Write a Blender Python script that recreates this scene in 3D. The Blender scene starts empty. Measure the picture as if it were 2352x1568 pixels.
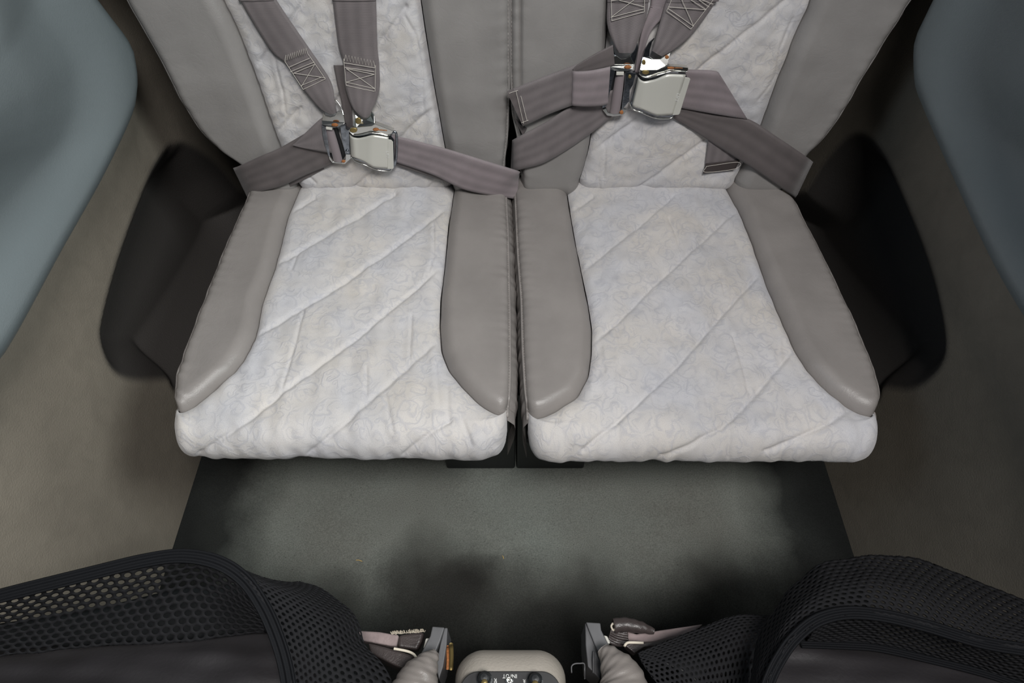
import bpy, bmesh, math, random
import numpy as np
from mathutils import Vector, Matrix
random.seed(7); np.random.seed(7)
C = bpy.context.scene.collection
SC = bpy.context.scene

# ------------------------------------------------------------------ camera, world, light, exposure
F = 1500.0
TH = math.radians(53.0)
CAM = np.array([0.0, 0.0, 1.10])
FWD = np.array([0, math.cos(TH), -math.sin(TH)])
UPV = np.array([0, math.sin(TH), math.cos(TH)])
cd = bpy.data.cameras.new('camera'); cam = bpy.data.objects.new('camera', cd); C.objects.link(cam)
cam.location = CAM; cam.rotation_euler = (math.pi/2 - TH, 0, 0)
cd.sensor_width = 36; cd.lens = F/2352*36; cd.clip_start = 0.01
SC.camera = cam
w = bpy.data.worlds.new('world'); SC.world = w; w.use_nodes = True
w.node_tree.nodes['Background'].inputs[0].default_value = (0.80, 0.90, 1.0, 1)
w.node_tree.nodes['Background'].inputs[1].default_value = 0.05

def area(name, loc, target, sx, sy, power, col, spread=180):
    l = bpy.data.lights.new(name, 'AREA'); l.shape = 'RECTANGLE'; l.size = sx; l.size_y = sy
    l.energy = power; l.color = col; l.spread = math.radians(spread)
    o = bpy.data.objects.new(name, l); C.objects.link(o); o.location = loc
    o.rotation_euler = (Vector(target)-Vector(loc)).to_track_quat('-Z', 'Y').to_euler()
    return o
area('overhead_key_lamp', (0.24, -0.34, 2.05), (0.02, 0.42, 0.0), 0.55, 0.35, 15.5, (1.0, 0.98, 0.96), 130)  # key light from above and ahead; its source is unseen
area('window_lamp_right', (1.00, 0.15, 1.60), (-0.60, 0.30, 0.42), 0.5, 0.6, 4.2, (0.93, 0.99, 0.98), 75)
area('window_lamp_left', (-1.00, 0.20, 1.60), (0.60, 0.45, 0.62), 0.5, 0.6, 0.40, (0.62, 0.80, 1.0), 60)
SC.view_settings.view_transform = 'Standard'; SC.view_settings.look = 'None'
SC.view_settings.exposure = 0.0; SC.view_settings.gamma = 1.0; SC.view_settings.use_curve_mapping = False

# ------------------------------------------------------------------ measuring helpers
def ray(px, py):
    return FWD + (px-1176)/F*np.array([1., 0, 0]) + (784-py)/F*UPV
def on_plane(px, py, p0, n):
    d = ray(px, py); return CAM + d*(np.dot(p0-CAM, n)/np.dot(d, n))
def at_z(px, py, z):
    return on_plane(px, py, np.array([0, 0, z]), np.array([0, 0, 1.]))
def to_px(P):
    q = np.asarray(P)-CAM; d = q@FWD
    return np.stack([1176+F*q[..., 0]/d, 784-F*(q@UPV)/d], -1), d
def smooth_line(pts, n):
    """Catmull-Rom through pts (any dimension), n samples, even in arc length."""
    p = np.asarray(pts, float)
    if len(p) == 2: return p[0]+(p[1]-p[0])*np.linspace(0, 1, n)[:, None]
    e = np.vstack([2*p[0]-p[1], p, 2*p[-1]-p[-2]]); out = []
    for i in range(len(p)-1):
        a, b, c, d = e[i:i+4]
        t = np.linspace(0, 1, 24, endpoint=False)[:, None]
        out.append(.5*((2*b)+(c-a)*t+(2*a-5*b+4*c-d)*t*t+(3*b-a-3*c+d)*t**3))
    out = np.vstack(out+[p[-1:]])
    s = np.r_[0, np.cumsum(np.linalg.norm(np.diff(out, axis=0), axis=1))]
    q = np.linspace(0, s[-1], n)
    return np.stack([np.interp(q, s, out[:, k]) for k in range(p.shape[1])], 1)
def spline_idx(pts, n):
    """Catmull-Rom by point index, so that two rails stay paired."""
    p = np.asarray(pts, float)
    if len(p) == 2: return p[0]+(p[1]-p[0])*np.linspace(0, 1, n)[:, None]
    e = np.vstack([2*p[0]-p[1], p, 2*p[-1]-p[-2]])
    q = np.linspace(0, len(p)-1-1e-9, n); i = q.astype(int); t = (q-i)[:, None]
    a, b, c, d = e[i], e[i+1], e[i+2], e[i+3]
    return .5*((2*b)+(c-a)*t+(2*a-5*b+4*c-d)*t*t+(3*b-a-3*c+d)*t**3)
def seg_dist(Q, lines):
    """Distance from 2-D points Q to the nearest of the polylines."""
    best = np.full(len(Q), 1e9)
    for L in lines:
        L = np.asarray(L, float)
        for a, b in zip(L[:-1], L[1:]):
            ab = b-a; t = np.clip(((Q-a)@ab)/max(ab@ab, 1e-12), 0, 1)
            best = np.minimum(best, np.linalg.norm(Q-(a+t[:, None]*ab), axis=1))
    return best
def inside_poly(Q, poly):
    P = np.asarray(poly); r = np.zeros(len(Q), bool); j = len(P)-1
    for i in range(len(P)):
        a, b = P[i], P[j]
        m = ((a[1] > Q[:, 1]) != (b[1] > Q[:, 1])) & (Q[:, 0] < (b[0]-a[0])*(Q[:, 1]-a[1])/(b[1]-a[1]+1e-12)+a[0])
        r ^= m; j = i
    return r
def waves(x, y, seed, scale, n=10):
    g = np.random.RandomState(seed); out = 0
    for _ in range(n):
        a = g.uniform(0, 6.28); k = scale*g.uniform(.5, 2); out = out+np.sin(k*(x*np.cos(a)+y*np.sin(a))+g.uniform(0, 6.28))/n**.5
    return out

# ------------------------------------------------------------------ materials
def lin(c):
    return tuple(((v/255)/12.92 if v/255 <= .04045 else ((v/255+.055)/1.055)**2.4) for v in c)+(1,)
class MT:
    def __init__(s, name):
        s.m = bpy.data.materials.new(name); s.m.use_nodes = True; s.t = s.m.node_tree
        s.b = s.t.nodes['Principled BSDF']
    def n(s, kind, **kw):
        o = s.t.nodes.new(kind)
        for k, v in kw.items():
            if k.startswith('i_'):
                key = k[2:]; o.inputs[int(key) if key.isdigit() else key.replace('_', ' ')].default_value = v
            else: setattr(o, k, v)
        return o
    def l(s, a, b): s.t.links.new(a, b)
    def mix(s, fac, a, b, mode='MIX'):
        o = s.n('ShaderNodeMix', data_type='RGBA', blend_type=mode)
        for sock, v in ((o.inputs[0], fac), (o.inputs[6], a), (o.inputs[7], b)):
            if isinstance(v, bpy.types.NodeSocket): s.l(v, sock)
            else: sock.default_value = v
        return o.outputs[2]
    def ramp(s, v, stops):
        o = s.n('ShaderNodeValToRGB'); s.l(v, o.inputs[0]); e = o.color_ramp.elements
        while len(e) < len(stops): e.new(.5)
        for k, (p, c) in enumerate(stops):
            e[k].position = p; e[k].color = c if len(c) == 4 else tuple(c)+(1,)
        return o.outputs[0]
    def math(s, op, a, b=0.0):
        o = s.n('ShaderNodeMath', operation=op)
        for k, v in enumerate((a, b)):
            if isinstance(v, bpy.types.NodeSocket): s.l(v, o.inputs[k])
            else: o.inputs[k].default_value = v
        return o.outputs[0]
    def bump(s, h, strength, dist):
        o = s.n('ShaderNodeBump'); o.inputs['Strength'].default_value = strength; o.inputs['Distance'].default_value = dist
        s.l(h, o.inputs['Height']); s.l(o.outputs[0], s.b.inputs['Normal'])
    def col(s, c):
        if isinstance(c, bpy.types.NodeSocket): s.l(c, s.b.inputs['Base Color'])
        else: s.b.inputs['Base Color'].default_value = c
    def set(s, rough=.5, metal=0, spec=None, sheen=None):
        s.b.inputs['Roughness'].default_value = rough; s.b.inputs['Metallic'].default_value = metal
        if spec is not None: s.b.inputs['Specular IOR Level'].default_value = spec
        if sheen: s.b.inputs['Sheen Weight'].default_value = sheen
G = lambda v: (v, v, v, 1)

def leather(name, rgb, rough=.38, grain=.0006):
    m = MT(name); tc = m.n('ShaderNodeTexCoord').outputs['Object']
    v = m.n('ShaderNodeTexVoronoi', i_Scale=620.0, feature='DISTANCE_TO_EDGE'); m.l(tc, v.inputs[0])
    n1 = m.n('ShaderNodeTexNoise', i_Scale=14.0, i_Detail=6.0); m.l(tc, n1.inputs[0])
    n2 = m.n('ShaderNodeTexNoise', i_Scale=38.0, i_Detail=8.0, i_Distortion=1.6); m.l(tc, n2.inputs[0])
    c = lin(rgb); k = m.ramp(n1.outputs[0], [(.3, G(.88)), (.7, G(1.06))])
    m.col(m.mix(1.0, c, k, 'MULTIPLY'))
    wr = m.ramp(n2.outputs[0], [(.44, G(1)), (.5, G(0)), (.56, G(1))])
    h = m.math('ADD', m.math('MULTIPLY', m.math('MINIMUM', v.outputs[0], .3), .8), m.math('MULTIPLY', wr, .35))
    m.bump(h, .35, grain); m.set(rough, spec=.45)
    r = m.math('ADD', m.math('MULTIPLY', n1.outputs[0], .16), rough-.08); m.l(r, m.b.inputs['Roughness'])
    return m.m
def fabric():
    m = MT('quilted_fabric'); uv = m.n('ShaderNodeTexCoord').outputs['UV']
    warp = m.n('ShaderNodeTexNoise', i_Scale=38.0, i_Detail=2.0); m.l(uv, warp.inputs[0])
    off = m.n('ShaderNodeVectorMath', operation='MULTIPLY_ADD'); m.l(warp.outputs['Color'], off.inputs[0])
    off.inputs[1].default_value = (.024, .024, .024); m.l(uv, off.inputs[2])
    # printed scrolls: a spiral round every cell centre of a warped cell field
    def scroll(scale, turns, w):
        vo = m.n('ShaderNodeTexVoronoi', i_Scale=scale, feature='F1'); m.l(off.outputs[0], vo.inputs[0])
        df = m.n('ShaderNodeVectorMath', operation='SUBTRACT'); m.l(off.outputs[0], df.inputs[0]); m.l(vo.outputs['Position'], df.inputs[1])
        sx = m.n('ShaderNodeSeparateXYZ'); m.l(df.outputs[0], sx.inputs[0])
        an = m.math('DIVIDE', m.math('ARCTAN2', sx.outputs[1], sx.outputs[0]), 6.2832)
        rc = m.n('ShaderNodeSeparateColor'); m.l(vo.outputs['Color'], rc.inputs[0])
        tw = m.math('SUBTRACT', m.math('MULTIPLY', m.math('GREATER_THAN', rc.outputs[0], .5), 2.0), 1.0)
        fr = m.math('FRACT', m.math('ADD', m.math('MULTIPLY', vo.outputs['Distance'], turns), m.math('ADD', m.math('MULTIPLY', an, tw), rc.outputs[1])))
        return m.ramp(m.math('ABSOLUTE', m.math('SUBTRACT', fr, .5)), [(.0, G(1)), (w*.5, G(.6)), (w, G(0))])
    line = m.math('MAXIMUM', scroll(34.0, 2.6, .20), m.math('MULTIPLY', scroll(58.0, 1.9, .16), .7))
    br = m.n('ShaderNodeTexNoise', i_Scale=34.0, i_Detail=3.0); m.l(uv, br.inputs[0])
    gate = m.ramp(br.outputs[0], [(.34, G(.1)), (.56, G(1))])
    ln = m.math('MULTIPLY', line, gate)
    tone = m.n('ShaderNodeTexNoise', i_Scale=7.0, i_Detail=4.0); m.l(uv, tone.inputs[0])
    tint = m.n('ShaderNodeTexNoise', i_Scale=11.0, i_Detail=2.0); m.l(off.outputs[0], tint.inputs[0])
    base = m.ramp(tint.outputs[0], [(.34, lin((190, 189, 194))), (.5, lin((196, 192, 191))), (.68, lin((202, 195, 188)))])
    dirt = m.ramp(tone.outputs[0], [(.3, G(.86)), (.62, G(1.02))])
    base = m.mix(1.0, base, dirt, 'MULTIPLY')
    c = m.mix(m.math('MULTIPLY', ln, .46), base, lin((150, 151, 163)))
    nap = m.n('ShaderNodeTexNoise', i_Scale=900.0, i_Detail=2.0); m.l(uv, nap.inputs[0])
    c = m.mix(.22, c, m.ramp(nap.outputs[0], [(.25, G(.42)), (.75, G(.8))]))
    m.col(c)
    cr = m.n('ShaderNodeTexNoise', i_Scale=46.0, i_Detail=5.0, i_Distortion=.8); m.l(uv, cr.inputs[0])
    h = m.math('ADD', m.math('MULTIPLY', nap.outputs[0], .25), m.math('ADD', m.math('MULTIPLY', cr.outputs[0], .75), m.math('MULTIPLY', ln, -.35)))
    m.bump(h, .5, .0016); m.set(.92, spec=.2, sheen=.25)
    return m.m
def webbing(name, rgb):
    m = MT(name); uv = m.n('ShaderNodeTexCoord').outputs['UV']
    sp = m.n('ShaderNodeSeparateXYZ'); m.l(uv, sp.inputs[0])
    s = m.math('SINE', m.math('MULTIPLY', sp.outputs[0], 6.283/.00115))
    zig = m.math('SINE', m.math('ADD', m.math('MULTIPLY', sp.outputs[0], 6.283/.0016), m.math('MULTIPLY', sp.outputs[1], 2500)))
    bands = m.math('SINE', m.math('MULTIPLY', sp.outputs[1], 6.283/.0155))
    n = m.n('ShaderNodeTexNoise', i_Scale=30.0, i_Detail=5.0); m.l(uv, n.inputs[0])
    c = m.mix(m.math('ADD', m.math('MULTIPLY', bands, .25), .5), lin([v*.90 for v in rgb]), lin([min(255, v*1.08) for v in rgb]))
    c = m.mix(1.0, c, m.ramp(n.outputs[0], [(.3, G(.84)), (.7, G(1.08))]), 'MULTIPLY')
    c = m.mix(m.math('ADD', m.math('MULTIPLY', s, .06), .07), c, G(.02))
    m.col(c); h = m.math('ADD', m.math('MULTIPLY', s, .5), m.math('ADD', m.math('MULTIPLY', zig, .25), m.math('MULTIPLY', bands, .15)))
    m.bump(h, .3, .0004); m.set(.55, spec=.4, sheen=.2)
    return m.m
def plain(name, rgb, rough=.5, metal=0, spec=None, grain=0, gscale=300, var=.08, vscale=6):
    m = MT(name); tc = m.n('ShaderNodeTexCoord').outputs['Object']
    n = m.n('ShaderNodeTexNoise', i_Scale=float(vscale), i_Detail=6.0); m.l(tc, n.inputs[0])
    m.col(m.mix(1.0, lin(rgb), m.ramp(n.outputs[0], [(.3, G(1-var)), (.7, G(1+var))]), 'MULTIPLY'))
    m.set(rough, metal, spec)
    if grain:
        g = m.n('ShaderNodeTexNoise', i_Scale=float(gscale), i_Detail=4.0); m.l(tc, g.inputs[0]); m.bump(g.outputs[0], .5, grain)
    return m.m
def floor_mat():
    m = MT('floor_covering'); tc = m.n('ShaderNodeTexCoord').outputs['Object']
    wn = m.n('ShaderNodeTexNoise', i_Scale=7.0, i_Detail=6.0); m.l(tc, wn.inputs[0])
    wp = m.n('ShaderNodeVectorMath', operation='MULTIPLY_ADD'); m.l(wn.outputs['Color'], wp.inputs[0])
    wp.inputs[1].default_value = (.16, .16, 0); m.l(tc, wp.inputs[2])
    big = m.n('ShaderNodeTexNoise', i_Scale=3.6, i_Detail=5.0); m.l(tc, big.inputs[0])
    base = m.ramp(big.outputs[0], [(.32, lin((114, 115, 109))), (.68, lin((131, 137, 131)))])
    c = base
    # ground-in dirt: scuffs where feet rest; those nearest the front seats deepen shade there
    for (px, py, r, a) in ((1010, 1300, .10, .75), (1070, 1350, .07, .8), (930, 1330, .07, .5), (1620, 1400, .10, .75), (1400, 1370, .12, .55), (1250, 1420, .14, .7), (700, 1420, .10, .5), (980, 1420, .12, .7)):
        p = at_z(px, py, 0); d = m.n('ShaderNodeVectorMath', operation='DISTANCE'); m.l(wp.outputs[0], d.inputs[0])
        d.inputs[1].default_value = (p[0]+.08, p[1]+.08, .0)
        f = m.ramp(m.math('DIVIDE', d.outputs['Value'], r), [(.15, G(a)), (1.0, G(0))])
        c = m.mix(f, c, lin((34, 32, 29)))
    # near-black tone along both side walls
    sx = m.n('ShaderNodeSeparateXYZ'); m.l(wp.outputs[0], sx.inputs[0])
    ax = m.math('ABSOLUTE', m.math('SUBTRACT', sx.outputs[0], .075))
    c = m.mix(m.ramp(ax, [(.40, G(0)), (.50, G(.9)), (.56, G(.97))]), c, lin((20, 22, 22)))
    c = m.mix(m.ramp(sx.outputs[1], [(.27, G(.97)), (.36, G(.6)), (.46, G(0))]), c, lin((20, 19, 18)))  # shade of the front seats, painted into the floor colour
    sp = m.n('ShaderNodeTexVoronoi', i_Scale=70.0); m.l(tc, sp.inputs[0])
    spots = m.ramp(sp.outputs['Distance'], [(.035, G(1)), (.07, G(0))])
    c = m.mix(m.math('MULTIPLY', spots, .75), c, lin((38, 36, 33)))
    g = m.n('ShaderNodeTexNoise', i_Scale=520.0, i_Detail=3.0); m.l(tc, g.inputs[0])
    c = m.mix(1.0, c, m.ramp(g.outputs[0], [(.3, G(.66)), (.72, G(1.12))]), 'MULTIPLY')
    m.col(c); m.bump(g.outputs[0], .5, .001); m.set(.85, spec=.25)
    return m.m
def wall_mat():
    m = MT('moulded_wall_plastic'); tc = m.n('ShaderNodeTexCoord').outputs['Object']
    n = m.n('ShaderNodeTexNoise', i_Scale=4.0, i_Detail=6.0); m.l(tc, n.inputs[0])
    n2 = m.n('ShaderNodeTexNoise', i_Scale=26.0, i_Detail=6.0, i_Distortion=1.0); m.l(tc, n2.inputs[0])
    c = m.mix(1.0, lin((128, 121, 110)), m.ramp(n.outputs[0], [(.3, G(.86)), (.7, G(1.1))]), 'MULTIPLY')
    c = m.mix(1.0, c, m.ramp(n2.outputs[0], [(.3, G(.92)), (.6, G(1.02))]), 'MULTIPLY')
    at = m.n('ShaderNodeAttribute', attribute_name='recess_tone')       # the pocket is mixed to a darker colour
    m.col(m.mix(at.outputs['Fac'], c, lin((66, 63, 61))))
    g = m.n('ShaderNodeTexNoise', i_Scale=420.0, i_Detail=4.0); m.l(tc, g.inputs[0]); m.bump(g.outputs[0], .5, .0012); m.set(.6, spec=.3)
    return m.m
M = {
 'fabric': fabric(),
 'leather': leather('grey_leather', (139, 134, 131)),
 'leather_back': leather('grey_backrest_leather', (139, 136, 134)),
 'leather_front': leather('taupe_front_leather', (122, 116, 112)),
 'leather_dark': leather('worn_dark_leather', (62, 55, 54)),
 'web': webbing('grey_webbing', (116, 109, 110)),
 'web_dark': webbing('dark_grey_webbing', (98, 91, 91)),
 'web_pink': webbing('mauve_grey_webbing', (136, 126, 129)),
 'thread': plain('pale_thread', (196, 190, 182), .8),
 'thread_grey': plain('grey_thread', (168, 162, 158), .8),
 'chrome': plain('polished_chrome', (214, 214, 210), .16, 1, var=.03, grain=.0002, gscale=60),
 'darkchrome': plain('worn_chrome', (150, 155, 162), .2, 1, var=.3, vscale=160, grain=.0003, gscale=200),
 'lid': plain('satin_nickel', (204, 203, 195), .34, .25, var=.02),
 'brass': plain('tarnished_brass', (150, 132, 86), .5, .8),
 'rust': plain('orange_rust', (162, 104, 60), .7, .1, var=.3, vscale=500),
 'wall': wall_mat(),
 'door': plain('slate_blue_door_vinyl', (110, 119, 122), .40, spec=.5, grain=.0005, gscale=500, var=.05, vscale=5),
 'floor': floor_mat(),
 'black': plain('black_plastic', (24, 26, 28), .4),
 'bulk': plain('dark_bulkhead', (40, 38, 36), .8),
 'mesh': plain('black_mesh_textile', (31, 31, 33), .85, spec=.12, grain=.0006, gscale=1500),
 'binding': plain('black_binding_tape', (18, 19, 22), .75, spec=.15, grain=.0006, gscale=1500),
 'shell': plain('charcoal_seat_shell', (42, 40, 42), .55, spec=.3, grain=.0006, gscale=300),
 'alu': plain('dull_grey_metal', (90, 90, 92), .55, .3, var=.12, vscale=60),
 'console': plain('warm_grey_console', (158, 151, 142), .5, grain=.0008, gscale=420, var=.04),
 'facia': plain('black_facia', (22, 22, 24), .45),
 'white': plain('white_print', (215, 215, 212), .6),
 'pinkfab': plain('faded_pink_grey_fabric', (132, 118, 117), .9, var=.2, vscale=60, grain=.002, gscale=200),
 'piping': plain('cream_piping', (205, 196, 180), .6),
 'straw': plain('dry_straw', (206, 174, 104), .7),
 'gauge': plain('pale_plastic', (200, 198, 190), .4),
}

# ------------------------------------------------------------------ mesh helpers
def obj(name, verts, faces, m, parent=None, smooth=True, uvs=None):
    me = bpy.data.meshes.new(name)
    me.from_pydata([tuple(v) for v in np.asarray(verts).tolist()], [], [tuple(f) for f in (faces.tolist() if isinstance(faces, np.ndarray) else faces)])
    if m is not None: me.materials.append(M[m] if isinstance(m, str) else m)
    if smooth: me.polygons.foreach_set('use_smooth', [True]*len(me.polygons))
    if uvs is not None:
        ul = me.uv_layers.new(name='UVMap'); idx = np.zeros(len(me.loops), np.int32); me.loops.foreach_get('vertex_index', idx)
        ul.data.foreach_set('uv', np.asarray(uvs, np.float32)[idx].ravel())
    me.update()
    o = bpy.data.objects.new(name, me); C.objects.link(o)
    if parent is not None:
        o.parent = parent; o.matrix_parent_inverse = Matrix.Translation(parent.location).inverted()
    return o
def grid_faces(nr, nc, off=0, closed=False, flip=False):
    r = np.arange(nr-1)[:, None]; c = np.arange(nc if closed else nc-1)[None, :]; c2 = (c+1) % nc
    a = r*nc+c; b = r*nc+c2; d = (r+1)*nc+c2; e = (r+1)*nc+c
    f = np.stack([a, b, d, e], -1).reshape(-1, 4)+off
    return f[:, ::-1] if flip else f
def thing(name, label, cat, loc=(0, 0, 0), group=None):
    o = bpy.data.objects.new(name, None); C.objects.link(o); o.location = loc; o.empty_display_size = .02
    return tag(o, label, cat, group)
def tag(o, label, cat, group=None):
    o['label'] = label; o['category'] = cat
    if group: o['group'] = group
    return o
def structure(o, label, cat=None):
    o['kind'] = 'structure'; o['label'] = label; o['category'] = cat or 'setting'; return o
def mesh_of(bm, name, m, parent=None, smooth=False):
    me = bpy.data.meshes.new(name); bm.to_mesh(me); bm.free()
    me.materials.append(M[m])
    if smooth: me.polygons.foreach_set('use_smooth', [True]*len(me.polygons))
    o = bpy.data.objects.new(name, me); C.objects.link(o)
    if parent is not None:
        o.parent = parent; o.matrix_parent_inverse = Matrix.Translation(parent.location).inverted()
    return o
def bevel(o, wd, seg=2):
    b = o.modifiers.new('bevel', 'BEVEL'); b.width = wd; b.segments = seg; b.limit_method = 'ANGLE'; return o
def tube(pts, r, name, m, parent=None, n=8, samples=None, ripple=None, flat=1.0, up=(0, 0, 1), caps=True):
    P = smooth_line(pts, samples or max(2, len(pts)*6)); k = len(P)
    R = np.interp(np.linspace(0, 1, k), np.linspace(0, 1, len(r)), r) if isinstance(r, (list, tuple)) else np.full(k, r)
    T = np.gradient(P, axis=0); T /= np.linalg.norm(T, axis=1)[:, None]+1e-12
    u = np.asarray(up, float); S = np.cross(T, u); bad = np.linalg.norm(S, axis=1) < 1e-3; S[bad] = np.array([1., 0, 0])
    S /= np.linalg.norm(S, axis=1)[:, None]; N = np.cross(S, T)
    ang = np.linspace(0, 2*np.pi, n, endpoint=False)
    RR = R[:, None]*np.ones((1, n))
    if ripple is not None: RR = RR+ripple(np.linspace(0, 1, k)[:, None], ang[None, :])
    V = P[:, None]+RR[..., None]*(np.cos(ang)[None, :, None]*S[:, None]+flat*np.sin(ang)[None, :, None]*N[:, None])
    V = V.reshape(-1, 3); Fs = grid_faces(k, n, closed=True).tolist()
    if caps:
        Fs += [list(range(n)), list(range((k-1)*n, k*n))[::-1]]
    return obj(name, V, Fs, m, parent)
def tubes(lines, r, name, m, parent=None, n=5):
    """Many thin threads as one part."""
    V = []; Fs = []
    for L in lines:
        P = np.asarray(L, float); T = np.gradient(P, axis=0); T /= np.linalg.norm(T, axis=1)[:, None]+1e-12
        S = np.cross(T, np.array([.12, -.9, .4])); S /= np.linalg.norm(S, axis=1)[:, None]+1e-12; N = np.cross(S, T)
        a = np.linspace(0, 2*np.pi, n, endpoint=False); o = len(V)
        V += (P[:, None]+r*(np.cos(a)[None, :, None]*S[:, None]+np.sin(a)[None, :, None]*N[:, None])).reshape(-1, 3).tolist()
        Fs += grid_faces(len(P), n, o, True).tolist()
    return obj(name, V, Fs, m, parent)
def sheet(A, th, name, m, parent=None, uvs=None, nrm=None):
    """A solid sheet of thickness th over the grid of points A (rows, cols, 3), outward side towards nrm."""
    nr, nc, _ = A.shape
    du = np.gradient(A, axis=1); dv = np.gradient(A, axis=0); N = np.cross(du, dv)
    N /= np.linalg.norm(N, axis=2)[..., None]+1e-12
    if nrm is not None and (N.reshape(-1, 3)@np.asarray(nrm)).mean() < 0: N = -N; flip = True
    else: flip = False
    V = np.vstack([A.reshape(-1, 3), (A-N*th).reshape(-1, 3)]); k = nr*nc
    Fs = grid_faces(nr, nc, 0, flip=flip).tolist()+grid_faces(nr, nc, k, flip=not flip).tolist()
    rim = list(range(nc))+[r*nc+nc-1 for r in range(1, nr)]+[(nr-1)*nc+c for c in range(nc-2, -1, -1)]+[r*nc for r in range(nr-2, 0, -1)]
    for a, b in zip(rim, rim[1:]+rim[:1]): Fs.append([b, a, a+k, b+k] if not flip else [a, b, b+k, a+k])
    if uvs is None:
        lu = np.r_[0, np.cumsum(np.linalg.norm(np.diff(A.mean(1), axis=0), axis=1))]; lv = np.r_[0, np.cumsum(np.linalg.norm(np.diff(A, axis=1), axis=2).mean(0))]
        uvs = np.stack(np.meshgrid(lu, lv, indexing='ij'), -1).reshape(-1, 2)
    return obj(name, V, Fs, m, parent, uvs=np.vstack([uvs, uvs]))

# ------------------------------------------------------------------ upholstered panels
Z0 = .36
REC = math.radians(8)
class Frame:
    def __init__(s, O, dv, n): s.O = np.array(O, float); s.dv = np.array(dv, float); s.n = np.array(n, float)
    def uv(s, px, py, h=0.0):
        p = on_plane(px, py, s.O+s.n*h, s.n)-s.O; return p[0], p@s.dv
    def at(s, px, py, h): return on_plane(px, py, s.O+s.n*h, s.n)
CU = Frame((0, .92, Z0), (0, -1, 0), (0, 0, 1))
BK = Frame((0, .884+math.tan(REC)*.62, Z0+.62), (0, -math.sin(REC), -math.cos(REC)), (0, -math.cos(REC), math.sin(REC)))

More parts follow.
